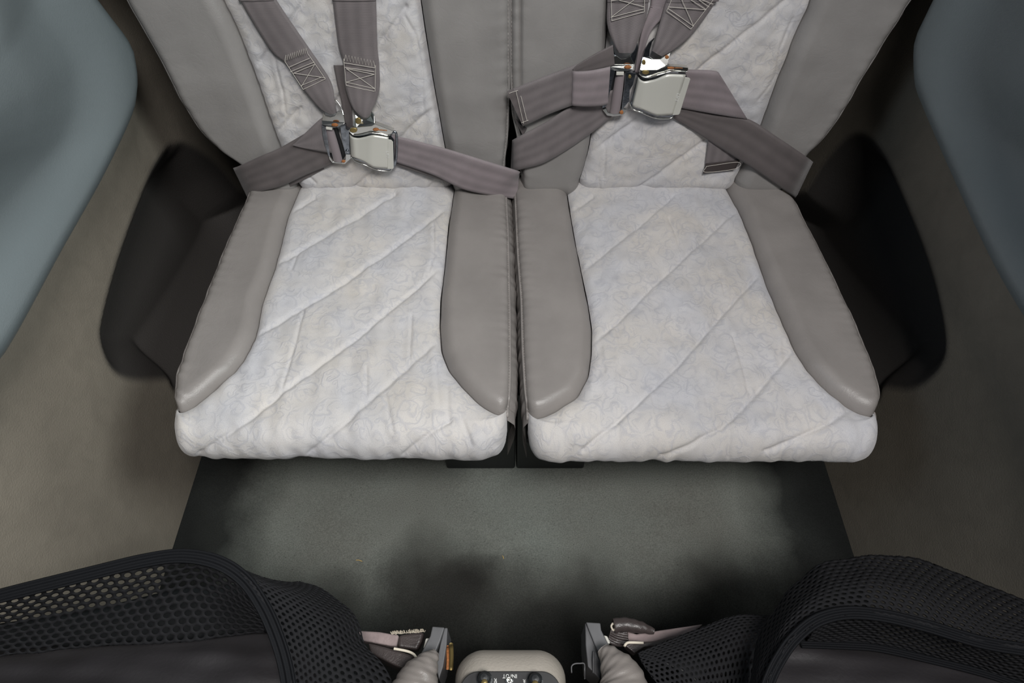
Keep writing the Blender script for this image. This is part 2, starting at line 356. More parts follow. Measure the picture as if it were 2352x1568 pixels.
def upholster(fr, root, v0, v1, roll, edges, quilt, creases, ridges, lm, hcrown=.008, bolster=.014, roll_deg=150, corner=.035, side=.10, hp=.008, nrows=230, seed=1,
              side_l=1.0, side_r=1.0, bl_out=(0.006, 0.006), piping=(True, True), lgroove=None, rear_drop=0.0, roll_leather=False):
    """edges: outer left, left seam, right seam, outer right as pixel polylines."""
    E = []
    vt = np.r_[np.linspace(v0, v1, nrows), ]
    for line in edges:
        q = np.array([fr.uv(px, py, hp) for px, py in line]); q = q[np.argsort(q[:, 1])]
        # extend straight beyond the given points
        q = np.vstack([q[0]+(q[0]-q[1])*((q[0, 1]-v0+.05)/max(q[1, 1]-q[0, 1], 1e-6))*(q[0, 1] > v0), q])if q[0, 1] > v0 else q
        x = np.interp(vt, q[:, 1], q[:, 0]); k = np.hanning(13); k /= k.sum()
        x = np.convolve(np.pad(x, 6, mode='reflect', reflect_type='odd'), k, 'valid'); E.append(x)
    xl, bl, br, xr = E
    bl = np.maximum(bl, xl); br = np.minimum(br, xr)
    na = 44; ang = np.radians(np.linspace(0, roll_deg, na+1)[1:])
    def surf(X, i, h):                      # i: row index, rows past the end go round the roll
        out = np.zeros(X.shape+(3,))
        top = i < nrows
        # rounded plan corners at the roll end
        L = np.where(top, xl[np.minimum(i, nrows-1)], xl[-1]); R = np.where(top, xr[np.minimum(i, nrows-1)], xr[-1])
        d = np.minimum(X-L, R-X); t = np.clip(1-d/corner, 0, 1); pull = corner*.75*(1-np.sqrt(1-t*t*.999))
        v = np.where(top, vt[np.minimum(i, nrows-1)], v1); fade = np.clip((v-(v1-.10))/.10, 0, 1)**2
        v = v-pull*fade
        a = np.where(top, 0, ang[np.clip(i-nrows, 0, na-1)])
        vv = v+(roll+h)*np.sin(a)*np.where(top, 0, 1); hh = np.where(top, h, (roll+h)*np.cos(a)-roll)
        return fr.O+X[..., None]*np.array([1., 0, 0])+vv[..., None]*fr.dv+hh[..., None]*fr.n
    def edge_drop(d, r): t = np.clip(1-d/r, 0, 1); return r*(1-np.sqrt(np.clip(1-t*t, 0, 1)))
    slope = lambda b: 1/np.sqrt(1+np.gradient(b, vt)**2)
    parts = {}
    # fabric
    I = np.arange(nrows+na); J = np.minimum(I, nrows-1); nc = 200
    fl = np.where((I < nrows) | roll_leather, bl[J], xl[-1]); frt = np.where((I < nrows) | roll_leather, br[J], xr[-1])
    u = np.linspace(0, 1, nc)[None, :]; X = fl[:, None]+(frt-fl)[:, None]*u; II = np.repeat(I[:, None], nc, 1)
    sl = np.where(I < nrows, slope(bl)[J], 1)[:, None]; sr = np.where(I < nrows, slope(br)[J], 1)[:, None]
    has_l = (fl-xl[J] > .0015)[:, None]; has_r = (xr[J]-frt > .0015)[:, None]
    dl = (X-fl[:, None])*sl; dr = (frt[:, None]-X)*sr
    h = np.full(X.shape, hcrown)
    h = h-np.where(has_l, (hcrown+.004)*np.exp(-dl/.008), edge_drop(np.maximum(X-xl[J][:, None], 0), .016))
    h = h-np.where(has_r, (hcrown+.004)*np.exp(-dr/.008), edge_drop(np.maximum(xr[J][:, None]-X, 0), .016))
    base = surf(X, II, h*0+hcrown); pix, dep = to_px(base.reshape(-1, 3)); sc = (dep/F).reshape(X.shape)
    dq = (seg_dist(pix, quilt)).reshape(X.shape)*sc
    fadeq = np.where(has_l, np.clip(dl/.02, .25, 1), 1)*np.where(has_r, np.clip(dr/.02, .25, 1), 1)
    h = h-fadeq*(.0034*np.exp(-(dq/.0030)**2)+.0034*np.exp(-dq/.018))
    if creases:
        dc = seg_dist(pix, creases).reshape(X.shape)*sc; h = h-.0013*np.exp(-(dc/.0020)**2)+.0004*np.exp(-((dc-.005)/.003)**2)
    if ridges:
        dc = seg_dist(pix, ridges).reshape(X.shape)*sc; h = h+.0012*np.exp(-(dc/.0028)**2)
    vv = np.where(I < nrows, vt[J], v1+roll*np.r_[np.zeros(nrows), ang])[:, None]*np.ones_like(X)
    h = h-rear_drop*np.exp(-((vv-v0)/.016)**2)
    h = h+.0010*waves(X, vv, seed, 70)+.0006*waves(X, vv, seed+5, 190)+.0008*waves(X*1.0, vv*.25, seed+9, 150)
    P = surf(X, II, h); uv = np.stack([X, vv], -1).reshape(-1, 2)+seed*.37
    o = obj('fabric_panel', P.reshape(-1, 3), grid_faces(nrows+na, nc), 'fabric', root, uvs=uv); parts['fabric'] = o
    # leather bolsters
    for s, (a, b) in (('l', (xl, bl)), ('r', (br, xr))):
        nr = nrows+(na if roll_leather else 0); pad = lambda q: np.r_[q, np.full(nr-nrows, q[-1])]
        slb, slr = pad(slope(bl)), pad(slope(br)); a = pad(a); b = pad(b); vl = np.r_[vt, v1+roll*ang][:nr]
        nb = 60; X = a[:, None]+(b-a)[:, None]*np.linspace(0, 1, nb)[None, :]; II = np.repeat(np.arange(nr)[:, None], nb, 1)
        seam = b if s == 'l' else a; out = a if s == 'l' else b
        ds = np.abs(X-seam[:, None])*(slb if s == 'l' else slr)[:, None]; de = np.abs(X-out[:, None])
        r = .022; t = np.clip(1-ds/r, 0, 1)
        h = -.012+(bolster+.012)*np.sqrt(np.clip(1-t*t, 0, 1))-edge_drop(de, .014)*.8
        if lgroove:
            bp_, dp_ = to_px(surf(X, II, h*0+.01).reshape(-1, 3)); dg = (seg_dist(bp_, lgroove)*dp_/F).reshape(X.shape)
            h = h-.006*np.exp(-(dg/.0022)**2)-.0025*np.exp(-dg/.006)
        h = h+.0006*waves(X, vl[:, None]*np.ones_like(X), seed+20, 60)
        h = h+.0009*waves(X*.35, vl[:, None]*np.ones_like(X), seed+23, 230)*np.exp(-de/.012)
        h = h-rear_drop*np.exp(-((vl[:, None]-v0)/.016)**2)
        P = surf(X, II, h)
        lo = obj('leather_bolster', P.reshape(-1, 3), grid_faces(nr, nb), lm, root)
        # side boxing, bulging outward, going down from the edge
        sgn = -1 if s == 'l' else 1; amt = side_l if s == 'l' else side_r
        ns = 9; rows = np.arange(nrows+14)
        hE = np.r_[h[:nrows, 0 if s == 'l' else -1], np.full(14, hcrown-.014)]; out = out[:nrows]
        Xe = np.r_[out, np.full(14, out[-1])]
        Et = surf(Xe[:, None], rows[:, None], hE[:, None])[:, 0]
        S = np.zeros((len(rows), ns, 3)); vb = np.r_[vt, np.full(14, v1)]
        wv = .0014*waves(vb*1.0, vb*0, seed+31, 260)
        for k in range(ns):
            q = k/(ns-1); dn = q*side
            S[:, k] = Et-fr.n*dn
            S[:, k, 0] += sgn*((bl_out[0 if s == 'l' else 1])*math.sin(math.pi*q**.55)+wv*math.sin(math.pi*q))*amt
        obj('side_panel', S.reshape(-1, 3), grid_faces(len(rows), ns), lm, root)
        if piping[0 if s == 'l' else 1]:
            tube(Et[::6]+fr.n*.0008+np.array([sgn*.0006, 0, 0]), .0019, 'piping', lm, root, n=6, samples=len(Et)//2)
            st = []
            dense = smooth_line(Et, 900)[:, :]+fr.n*.0026+np.array([-sgn*.0006, 0, 0])
            for k in range(6, 890, 8): st.append(dense[k:k+5:2])
            so = tubes(st, .00045, 'stitching', 'thread_grey', root, 4); so['kind'] = 'stuff'
    # closed underside / rear
    B = np.array([surf(np.array([x]), np.array([i]), np.array([-side*.98 if i < nrows else 0.]))[0] for i, x in ((2, xl[2]), (2, xr[2]), (nrows-1, xr[-1]), (nrows-1, xl[-1]))])
    B2 = B+fr.n*.012
    obj('base_board', np.vstack([B, B2]), [(0, 1, 2, 3), (7, 6, 5, 4), (0, 4, 5, 1), (1, 5, 6, 2), (2, 6, 7, 3), (3, 7, 4, 0)], 'black', root, smooth=False)

q_left = [[(722, 452), (674, 479)], [(907, 443), (806, 504), (697, 567), (627, 607)], [(1033, 466), (970, 517), (802, 639), (697, 702), (581, 771)],
          [(1017, 601), (979, 639), (823, 769), (650, 896), (528, 992), (457, 1047)], [(1004, 778), (949, 828), (823, 938), (709, 1047)], [(1033, 963), (996, 988), (928, 1047)]]
c_left = [[(697, 710), (680, 778), (655, 862), (646, 891)], [(945, 723), (941, 824)], [(996, 517), (996, 588), (981, 630)], [(1000, 832), (1008, 925)], [(1029, 883), (1029, 967)],
          [(1059, 955), (1084, 1022)], [(1118, 967), (1139, 1026)], [(884, 900), (903, 992)], [(684, 571), (669, 614)], [(842, 845), (840, 912)]]
q_right = [[(1362, 448), (1317, 478)], [(1546, 448), (1469, 514), (1409, 561), (1339, 617)], [(1698, 476), (1657, 510), (1495, 659), (1418, 738), (1367, 779)],
           [(1751, 621), (1683, 693), (1555, 839), (1469, 920), (1341, 1035)], [(1824, 800), (1725, 916), (1661, 980), (1580, 1027), (1520, 1052)], [(1952, 937), (1896, 975), (1811, 1018), (1760, 1040)]]
c_right = [[(1537, 501), (1550, 535), (1563, 574)], [(1653, 629), (1666, 676)], [(1418, 749), (1426, 796)], [(1683, 770), (1704, 830), (1721, 899)], [(1725, 928), (1734, 975)],
           [(1896, 907), (1892, 971)], [(1499, 907), (1512, 975)], [(1623, 911), (1636, 975)], [(1678, 980), (1674, 1052)]]
r_right = [[(1388, 796), (1396, 856)], [(1416, 826), (1422, 946)], [(1358, 873), (1364, 975)], [(1322, 941), (1317, 1018)], [(1794, 770), (1796, 822)]]
ROLL = .028
vf = .92-at_z(1100, 960, Z0+.008)[1]
cl = thing('seat_cushion', 'left rear seat cushion in pale quilted fabric with grey leather edges', 'seat cushion', (-.25, .65, .26), 'rear seat cushions')
upholster(CU, cl, .0, vf, ROLL,
  [[(568, 452), (520, 560), (455, 720), (405, 860), (383, 985)],
   [(678, 441), (659, 483), (629, 605), (600, 681), (585, 757), (577, 778), (558, 816), (528, 853), (486, 887), (438, 925), (388, 962)],
   [(1040, 435), (1029, 504), (1019, 605), (1010, 681), (1008, 740), (1012, 799), (1029, 841), (1059, 879), (1097, 917), (1128, 938), (1161, 962)],
   [(1162, 454), (1166, 525), (1170, 715), (1171, 841), (1168, 938), (1162, 975)]],
  q_left, c_left, [], 'leather', rear_drop=.010, seed=3, bl_out=(.004, .011))
cr = thing('seat_cushion', 'right rear seat cushion in pale quilted fabric with grey leather edges', 'seat cushion', (.26, .65, .26), 'rear seat cushions')
upholster(CU, cr, .0, vf+.004, ROLL,
  [[(1185, 467), (1191, 591), (1198, 676), (1202, 805), (1208, 911), (1217, 1000)],
   [(1306, 443), (1313, 488), (1324, 548), (1337, 612), (1354, 693), (1362, 745), (1361, 805), (1354, 856), (1328, 903), (1283, 934), (1219, 966)],
   [(1681, 439), (1700, 471), (1755, 617), (1794, 711), (1826, 787), (1858, 839), (1909, 894), (1962, 930), (2000, 950), (2028, 964)],
   [(1802, 441), (1824, 456), (1871, 548), (1952, 711), (2007, 847), (2027, 911), (2031, 984)]],
  q_right, c_right, r_right, 'leather', rear_drop=.010, seed=8, bl_out=(.006, .004))
vbk = BK.uv(1000, 418, .008)[1]
bl_ = thing('back_cushion', 'left rear backrest, pale fabric centre between grey leather bolsters', 'backrest', (-.25, .95, .36), 'rear backrests')
upholster(BK, bl_, .0, vbk, .022,
  [[(297, 6), (356, 108), (391, 173), (421, 235), (460, 295), (512, 349), (558, 381), (578, 430)],
   [(504, 0), (529, 47), (559, 117), (582, 176), (603, 238), (620, 287), (639, 337), (660, 390), (680, 423), (690, 438)],
   [(963, 0), (974, 75), (992, 186), (1007, 270), (1019, 339), (1036, 420)],
   [(1168, 0), (1168, 200), (1164, 310), (1157, 376), (1155, 430)]],
  [[(700, 0), (590, 153)], [(932, 18), (872, 102), (760, 250)], [(990, 255), (944, 294), (857, 393), (815, 435)], [(690, 250), (640, 300)]],
  [[(930, 40), (955, 85), (970, 170), (971, 250)], [(628, 115), (635, 160), (650, 215), (655, 260)], [(700, 395), (725, 420)], [(1005, 410), (985, 432)]], [], 'leather_back', bolster=.018, corner=.02, seed=13, bl_out=(.012, .003), roll_deg=150, side=.09, roll_leather=True)
br_ = thing('back_cushion', 'right rear backrest, pale fabric centre between grey leather bolsters', 'backrest', (.26, .95, .36), 'rear backrests')
upholster(BK, br_, .0, vbk, .022,
  [[(1174, 0), (1174, 150), (1178, 260), (1190, 310), (1198, 430)],
   [(1402, 0), (1395, 100), (1380, 220), (1362, 303), (1354, 351), (1341, 399), (1325, 440)],
   [(1867, 0), (1852, 41), (1816, 121), (1785, 204), (1756, 281), (1714, 380), (1681, 438)],
   [(2082, 10), (1990, 158), (1945, 238), (1902, 302), (1850, 358), (1800, 428)]],
  [[(1810, 0), (1615, 156), (1500, 260)], [(1462, 277), (1405, 319), (1350, 360)], [(1622, 325), (1469, 434)], [(1600, 0), (1480, 90)]],
  [[(1415, 271), (1405, 325), (1391, 338), (1387, 408)], [(1375, 411), (1378, 440)], [(1823, 45), (1791, 112), (1784, 179), (1743, 230)]], [], 'leather_back', bolster=.018, corner=.02, seed=17, lgroove=[[(1194, -80), (1194, 150), (1197, 300), (1200, 430)]], bl_out=(.002, .012), roll_deg=150, side=.09, roll_leather=True)

# ------------------------------------------------------------------ cabin shell
def floor_build():
    x = np.linspace(-.9, .9, 91); y = np.linspace(-.7, 1.25, 98); X, Y = np.meshgrid(x, y)
    Z = .0008*waves(X, Y, 4, 12)
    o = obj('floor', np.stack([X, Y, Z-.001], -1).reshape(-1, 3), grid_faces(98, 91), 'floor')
    structure(o, 'stained grey cabin floor in front of the rear seats', 'floor')
floor_build()
WX = .578; WS = .075
def wall_pt(px, py, s):
    n = np.array([1., 0, s*(-WS)]); p0 = np.array([s*WX, 0, 0]); return on_plane(px, py, p0, n)
rec_px = {-1: [(548, 434), (497, 376), (434, 334), (405, 334), (383, 344), (344, 408), (281, 574), (240, 721), (235, 784), (262, 846), (306, 868), (383, 867)],
          1: [(1850, 440), (1895, 370), (1945, 318), (1985, 312), (2025, 350), (2071, 446), (2135, 612), (2168, 765), (2156, 840), (2096, 888), (2030, 886)]}
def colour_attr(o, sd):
    at = o.data.attributes.new('recess_tone', 'FLOAT', 'POINT'); at.data.foreach_set('value', np.clip((sd+.010)/.014, 0, 1).astype(np.float32))
def wall_build(s):
    poly = np.array([wall_pt(px, py, s)[1:] for px, py in rec_px[s]])
    e = poly[-1]; poly = np.vstack([poly, [[e[0]+.03, e[1]-.05], [1.0, .06], [1.14, .10]]])
    poly = smooth_line(np.vstack([poly, poly[:1]]), 160)[:-1]
    y = np.arange(-.5, 1.26, .0045); z = np.r_[0, .004, .008, .014, .02, .027, np.arange(.032, 1.15, .0045)]
    Y, Zg = np.meshgrid(y, z); Q = np.stack([Y.ravel(), Zg.ravel()], 1)
    def sdist(Q):
        d = seg_dist(Q, [np.vstack([poly, poly[:1]])]); return np.where(inside_poly(Q, poly), d, -d)
    d = np.abs(sdist(Q)); ins = sdist(Q) > 0
    sd = np.where(ins, d, -d); t = np.clip((sd+.008)/.085, 0, 1); dep = .075*(t*t*(3-2*t))
    # raised ledge inside the pocket, level with the cushion
    led = np.exp(-((Q[:, 0]-1.0)/.05)**2)*.0*ins
    fil = 0
    x = WX+WS*Q[:, 1]+dep-led-fil
    V = np.stack([s*x, Q[:, 0], Q[:, 1]], 1)
    Fs = grid_faces(len(z), len(y), flip=(s > 0)); cen = sd[Fs].mean(1)
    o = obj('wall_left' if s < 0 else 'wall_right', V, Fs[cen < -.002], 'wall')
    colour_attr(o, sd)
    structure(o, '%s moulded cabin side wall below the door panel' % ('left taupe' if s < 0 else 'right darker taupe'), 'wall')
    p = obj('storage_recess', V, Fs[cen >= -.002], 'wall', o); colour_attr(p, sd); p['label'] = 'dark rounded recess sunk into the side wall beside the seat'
for s in (-1, 1): wall_build(s)
bk = obj('wall_back', [(-.8, 1.24, 0), (.8, 1.24, 0), (.8, 1.24, 1.2), (-.8, 1.24, 1.2), (-.8, 1.27, 0), (.8, 1.27, 0), (.8, 1.27, 1.2), (-.8, 1.27, 1.2)],
         [(0, 1, 2, 3), (7, 6, 5, 4), (3, 2, 6, 7), (0, 4, 5, 1), (0, 3, 7, 4), (1, 5, 6, 2)], 'bulk', smooth=False)
structure(bk, 'dark bulkhead behind the rear seats', 'wall')
door_px = {-1: [(281, 0), (320, 55), (343, 105), (357, 191), (355, 240), (343, 300), (281, 440), (191, 612), (83, 823), (0, 944)],
           1: [(2095, 0), (2066, 64), (2053, 120), (2052, 170), (2056, 230), (2071, 275), (2135, 434), (2230, 650), (2352, 874)]}
def door_build(s):
    XD = .545
    pl = np.array([on_plane(px, py, np.array([s*XD, 0, 0]), np.array([1., 0, 0]))[1:] for px, py in door_px[s]])
    a = pl[0]+(pl[0]-pl[1])*1.0; top = np.array([pl[0][0]+.10, 1.06]); b = pl[-1]+(pl[-1]-pl[-3])*.9
    P = np.vstack([[a], pl, [b, [-.30, b[1]+.03], [-.38, .75], [-.36, 1.02], [-.2, 1.06]], [[.5, 1.07]], [top-[.05, 0]], [top+[.02, -.08]]])
    P = smooth_line(np.vstack([P, P[:1]]), 241)[:-1]
    cen = np.array([.35, .80]); n = 110; tt = np.linspace(0, 1, n)**1.6
    Q = P[None]+(cen-P)[None]*tt[:, None, None]; q = Q.reshape(-1, 2)
    d = seg_dist(q, [np.vstack([P, P[:1]])]); d[:len(P)] = 0
    R = .055; t = np.clip(1-d/R, 0, 1)
    prot = .085*np.sqrt(np.clip(1-t*t, 0, 1)) - .016*np.sin(np.clip((d-.05)/.09, 0, 1)*np.pi/2)**2 + .5*np.clip(d-.11, 0, .25)
    base = WX+WS*.55+.012
    k = np.hanning(63); k /= k.sum(); D = d.reshape(n, len(P)); Dp = np.hstack([D[:, -31:], D, D[:, :31]])
    d2 = np.array([np.convolve(r_, k, 'valid') for r_ in Dp]).ravel()
    prot = .085*np.sqrt(np.clip(1-t*t, 0, 1)) - .014*np.sin(np.clip((d2-.05)/.09, 0, 1)*np.pi/2)**2 + 2.6*np.clip(d2-.085, 0, .17)**2
    x = base-prot
    back = np.stack([np.full(len(P), s*(base+.05)), P[:, 0], P[:, 1]], 1)
    V = np.vstack([np.stack([s*x, q[:, 0], q[:, 1]], 1), back]); nc = len(P)
    Fs = grid_faces(n, nc, closed=True, flip=(s < 0)).tolist()
    k = n*nc
    for i in range(nc): j = (i+1) % nc; Fs.append([k+i, k+j, j, i] if s > 0 else [i, j, k+j, k+i])
    o = obj('door_1' if s < 0 else 'door_2', V, Fs, 'door')
    structure(o, 'padded slate blue inner door panel bulging from the %s wall' % ('left' if s < 0 else 'right'), 'door')
for s in (-1, 1): door_build(s)

# black support boxes under the cushion fronts
for (x0, x1, lab) in ((1026, 1183, 'black plastic seat support box under the inner corner of left cushion'), (1186, 1341, 'black plastic seat support box under the inner corner of right cushion')):
    a = at_z(x0, 1077, 0); b = at_z(x1, 1077, 0); bm = bmesh.new(); bmesh.ops.create_cube(bm, size=1)
    bmesh.ops.scale(bm, vec=(b[0]-a[0], .16, .255), verts=bm.verts); bmesh.ops.translate(bm, vec=((a[0]+b[0])/2, a[1]+.08, .1275), verts=bm.verts)
    o = mesh_of(bm, 'seat_support', 'black'); bevel(o, .004); tag(o, lab, 'support box', 'seat support boxes')

# ------------------------------------------------------------------ belts
def bp(p):  return BK.at(p[0], p[1], p[2])
def strap(name, L, R, m, parent=None, h=None, n=110, th=.0013, cup=.0):
    """Webbing between two paired edges of (px, py, height over the backrest)."""
    f = lambda E: np.array([bp(q if len(q) == 3 else (q[0], q[1], h)) for q in E])
    A = spline_idx(f(L), n); B = spline_idx(f(R), n); u = np.linspace(0, 1, 11)[None, :, None]
    S = A[:, None]*(1-u)+B[:, None]*u
    S = S+BK.n*(cup*np.sin(np.pi*u)+0*u)+BK.n*.0004*np.abs(np.sin(np.pi*u*3))
    return sheet(S, th, name, m, parent, nrm=BK.n)
def crop1(x, y): return (500+x/3.336, y/3.336)
def crop2(x, y): return (1150+x/3.136, y/3.136)
def stitches(lines, crop, h, parent, zig=None):
    out = []
    for L in lines:
        P = smooth_line([bp(crop(*q)+(h,)) for q in L], 40)
        out.append(P)
    if zig:
        (a, b), k, amp = zig; a = np.array(a, float); b = np.array(b, float); nrm = np.array([0, -1.])
        pts = [a+(b-a)*i/(2*k)+nrm*(amp if i % 2 else 0) for i in range(2*k+1)]
        out.append(np.array([bp(crop(*q)+(h,)) for q in pts]))
    o = tubes(out, .00045, 'stitching', 'thread', parent); o['kind'] = 'stuff'; o['label'] = 'pale box and zigzag stitching'

S = strap('shoulder_strap', [(385, -600, .014), (540, -40, .014), (551, 0, .014), (620, 114, .014), (656, 147, .015), (695, 204, .018), (734, 249, .022), (757, 263, .022)],
          [(475, -600, .014), (620, -40, .014), (635, 0, .014), (710, 111, .014), (731, 141, .015), (761, 190, .018), (770, 238, .024), (774, 258, .022)], 'web', cup=.002)
tag(S, 'grey shoulder strap slanting down to the left chrome fitting of left seat', 'seat belt', 'shoulder straps')
stitches([[(545, 515), (705, 445)], [(555, 550), (740, 475)], [(580, 562), (745, 492)], [(745, 490), (640, 665)], [(580, 560), (825, 597)], [(640, 655), (800, 590)], [(655, 685), (825, 605)], [(515, 470), (655, 685)], [(690, 410), (825, 605)]],
         crop1, .0205, S, (((515, 470), (688, 408)), 10, 45))
S = strap('shoulder_strap', [(756, -600, .015), (763, -40, .015), (764, 0, .015), (777, 105, .015), (788, 144, .015), (792, 195, .018), (809, 246, .022), (828, 267, .022)],
          [(862, -600, .015), (863, -40, .015), (864, 0, .015), (867, 105, .015), (871, 150, .015), (871, 208, .018), (853, 256, .022), (845, 270, .022)], 'web', cup=.002)
tag(S, 'grey shoulder strap hanging straight down above the buckle of left seat', 'seat belt', 'shoulder straps')
stitches([[(965, 480), (1205, 520)], [(970, 515), (1200, 550)], [(985, 525), (1200, 570)], [(985, 525), (1205, 680)], [(1200, 570), (985, 630)], [(985, 630), (1205, 680)], [(985, 655), (1200, 700)], [(965, 450), (985, 655)], [(1210, 500), (1205, 700)]],
         crop1, .0205, S, (((970, 465), (1205, 515)), 10, 48))
S = strap('shoulder_strap', [(1388, -600, .016), (1394, -40, .016), (1395, 0, .016), (1395, 57, .018), (1411, 104, .023), (1420, 121, .023)],
          [(1494, -600, .016), (1492, -40, .016), (1490, 0, .016), (1484, 41, .018), (1463, 100, .023), (1454, 121, .023)], 'web', cup=.002)
tag(S, 'grey shoulder strap ending at the left chrome fitting of right seat', 'seat belt', 'shoulder straps')
stitches([[(850, 0), (1035, 50)], [(960, 0), (795, 125)], [(795, 125), (1030, 65)], [(800, 150), (1035, 85)], [(795, -30), (800, 150)], [(1035, -10), (1035, 85)], [(795, 5), (1000, -20)]], crop2, .0215, S)
S = strap('shoulder_strap', [(1730, -600, .016), (1548, -40, .016), (1531, 0, .016), (1517, 48, .018), (1503, 98, .023), (1497, 116, .023)],
          [(1848, -600, .016), (1664, -40, .016), (1647, 0, .016), (1592, 77, .018), (1549, 114, .023), (1521, 130, .023)], 'web', cup=.002)
tag(S, 'grey shoulder strap slanting from upper right to the buckle of right seat', 'seat belt', 'shoulder straps')
stitches([[(1205, 50), (1480, 70)], [(1205, 60), (1390, 190)], [(1300, -10), (1390, 190)], [(1195, 80), (1370, 210)], [(1370, 210), (1530, 0)], [(1370, 0), (1480, 70)], [(1450, 0), (1530, 30)], [(1230, 0), (1195, 80)], [(1400, -20), (1500, 50)]], crop2, .0215, S)

# left seat lap belt
t = thing('lap_belt', 'grey lap belt half from the outer side of left seat, left of buckle', 'seat belt', (-.3, .85, .42), 'lap belts')
strap('webbing', [(535, 386, .0), (552, 380, .02), (600, 358, .026), (646, 338, .023), (734, 288, .018), (760, 280, .016)], [(572, 462, .0), (588, 444, .02), (644, 429, .022), (700, 403, .019), (752, 382, .017), (775, 374, .015)], 'web_dark', t)
strap('webbing_loop', [(674, 332, .027), (690, 316, .026), (735, 274, .025), (752, 268, .024)], [(672, 334, .027), (700, 341, .026), (748, 350, .025), (768, 352, .024)], 'web', t)
strap('webbing_tail', [(646, 431, .012), (690, 405, .012), (740, 378, .012)], [(668, 428, .011), (700, 412, .011), (745, 388, .011)], 'web_dark', t)
t = thing('lap_belt', 'grey lap belt half from the middle gap, right of left seat buckle', 'seat belt', (-.08, .85, .42), 'lap belts')
strap('webbing', [(898, 309, .021), (911, 313, .022), (960, 325, .024), (1025, 342, .030), (1110, 368, .032), (1187, 392, .026), (1194, 396, .0)],
      [(900, 372, .019), (913, 374, .021), (950, 386, .023), (1000, 404, .030), (1062, 434, .034), (1125, 449, .032), (1187, 457, .022)], 'web_pink', t)
strap('webbing_under_layer', [(905, 330, .014), (960, 350, .018), (1030, 372, .024), (1100, 400, .026)], [(908, 379, .014), (960, 397, .018), (1020, 416, .024), (1075, 430, .026)], 'web_dark', t)
# hidden connecting webbing between the fittings
S = strap('connecting_strap', [(766, 150, .011), (775, 195, .012), (785, 240, .012), (790, 300, .012)], [(796, 150, .011), (802, 195, .012), (807, 240, .012), (812, 302, .012)], 'web_dark')
tag(S, 'short grey webbing between the two chrome fittings of left seat', 'seat belt', 'connecting webbing')
S = strap('connecting_strap', [(1560, -600, .014), (1500, -40, .012), (1492, 20, .012), (1472, 80, .014), (1458, 165, .013)], [(1620, -600, .014), (1560, -40, .012), (1530, 30, .012), (1492, 80, .014), (1468, 170, .013)], 'web_pink')
tag(S, 'short mauve webbing between the two chrome fittings of right seat', 'seat belt', 'connecting webbing')

# right seat lap belt
t = thing('lap_belt', 'grey lap belt half from the middle gap, left of right seat buckle', 'seat belt', (.1, .85, .45), 'lap belts')
strap('webbing', [(1176, 322, .0), (1187, 316, .022), (1250, 283, .026), (1310, 246, .026), (1386, 215, .021), (1410, 206, .02)], [(1172, 398, .0), (1189, 391, .022), (1246, 376, .026), (1310, 340, .022), (1370, 297, .020), (1412, 262, .02)], 'web', t)
tl = strap('webbing_tail', [(1166, 209, .034), (1191, 199, .034), (1255, 174, .034), (1319, 150, .034), (1335, 146, .034)], [(1201, 289, .032), (1218, 283, .032), (1262, 262, .034), (1313, 243, .034), (1330, 238, .034)], 'web', t)
strap('tail_hem', [(1164, 211, .0375), (1180, 204, .0375)], [(1201, 290, .0355), (1213, 286, .0355)], 'web_dark', t)
stitches([[(110, 655), (165, 890)], [(145, 690), (190, 870)], [(60, 672), (125, 650)], [(150, 885), (200, 865)]], crop2, .0385, t)
strap('tail_fold', [(1177, 262, .018), (1190, 290, .018), (1201, 312, .018)], [(1196, 290, .018), (1210, 294, .018), (1202, 311, .018)], 'web_dark', t)
strap('keeper_loop_back', [(1316, 158, .036), (1330, 146, .036), (1370, 122, .034), (1408, 103, .03)], [(1319, 172, .036), (1340, 166, .036), (1380, 158, .034), (1412, 150, .03)], 'web_dark', t)
strap('keeper_loop', [(1313, 160, .030), (1320, 164, .0385), (1350, 163, .0395), (1380, 158, .0385), (1402, 153, .036)], [(1312, 240, .030), (1317, 243, .0385), (1345, 245, .0395), (1375, 244, .0385), (1396, 240, .036)], 'web_pink', t)
t = thing('lap_belt', 'grey lap belt half folded back right of the buckle of right seat', 'seat belt', (.3, .85, .45), 'lap belts')
strap('webbing', [(1530, 262, .013), (1568, 249, .014), (1640, 262, .016), (1717, 273, .020), (1790, 318, .030), (1851, 359, .028), (1868, 372, .0)],
      [(1520, 256, .012), (1546, 271, .013), (1598, 303, .014), (1650, 337, .015), (1720, 381, .022), (1802, 437, .024), (1828, 455, .0)], 'web_dark', t)
strap('webbing_fold', [(1560, 159, .019), (1580, 160, .019), (1642, 163, .020), (1655, 173, .0195)], [(1545, 247, .018), (1568, 249, .018), (1642, 262, .021), (1717, 274, .021)], 'web_pink', t)
t = thing('strap_tab', 'grey webbing tab with leather end on the right backrest fabric', 'strap tab', tuple(bp((1660, 370, .012))))
strap('webbing', [(1628, 320, .0115), (1624, 345, .0115), (1619, 380, .0115)], [(1740, 320, .0115), (1715, 345, .0115), (1698, 372, .0115)], 'web', t)
strap('leather_end', [(1621, 377, .0145), (1618, 388, .0145), (1615, 399, .0145)], [(1698, 368, .0145), (1694, 379, .0145), (1689, 389, .0145)], 'leather_dark', t, th=.002)
stitches([[(1480, 1198), (1710, 1168), (1690, 1215), (1475, 1240), (1482, 1200)]], crop2, .0152, t)

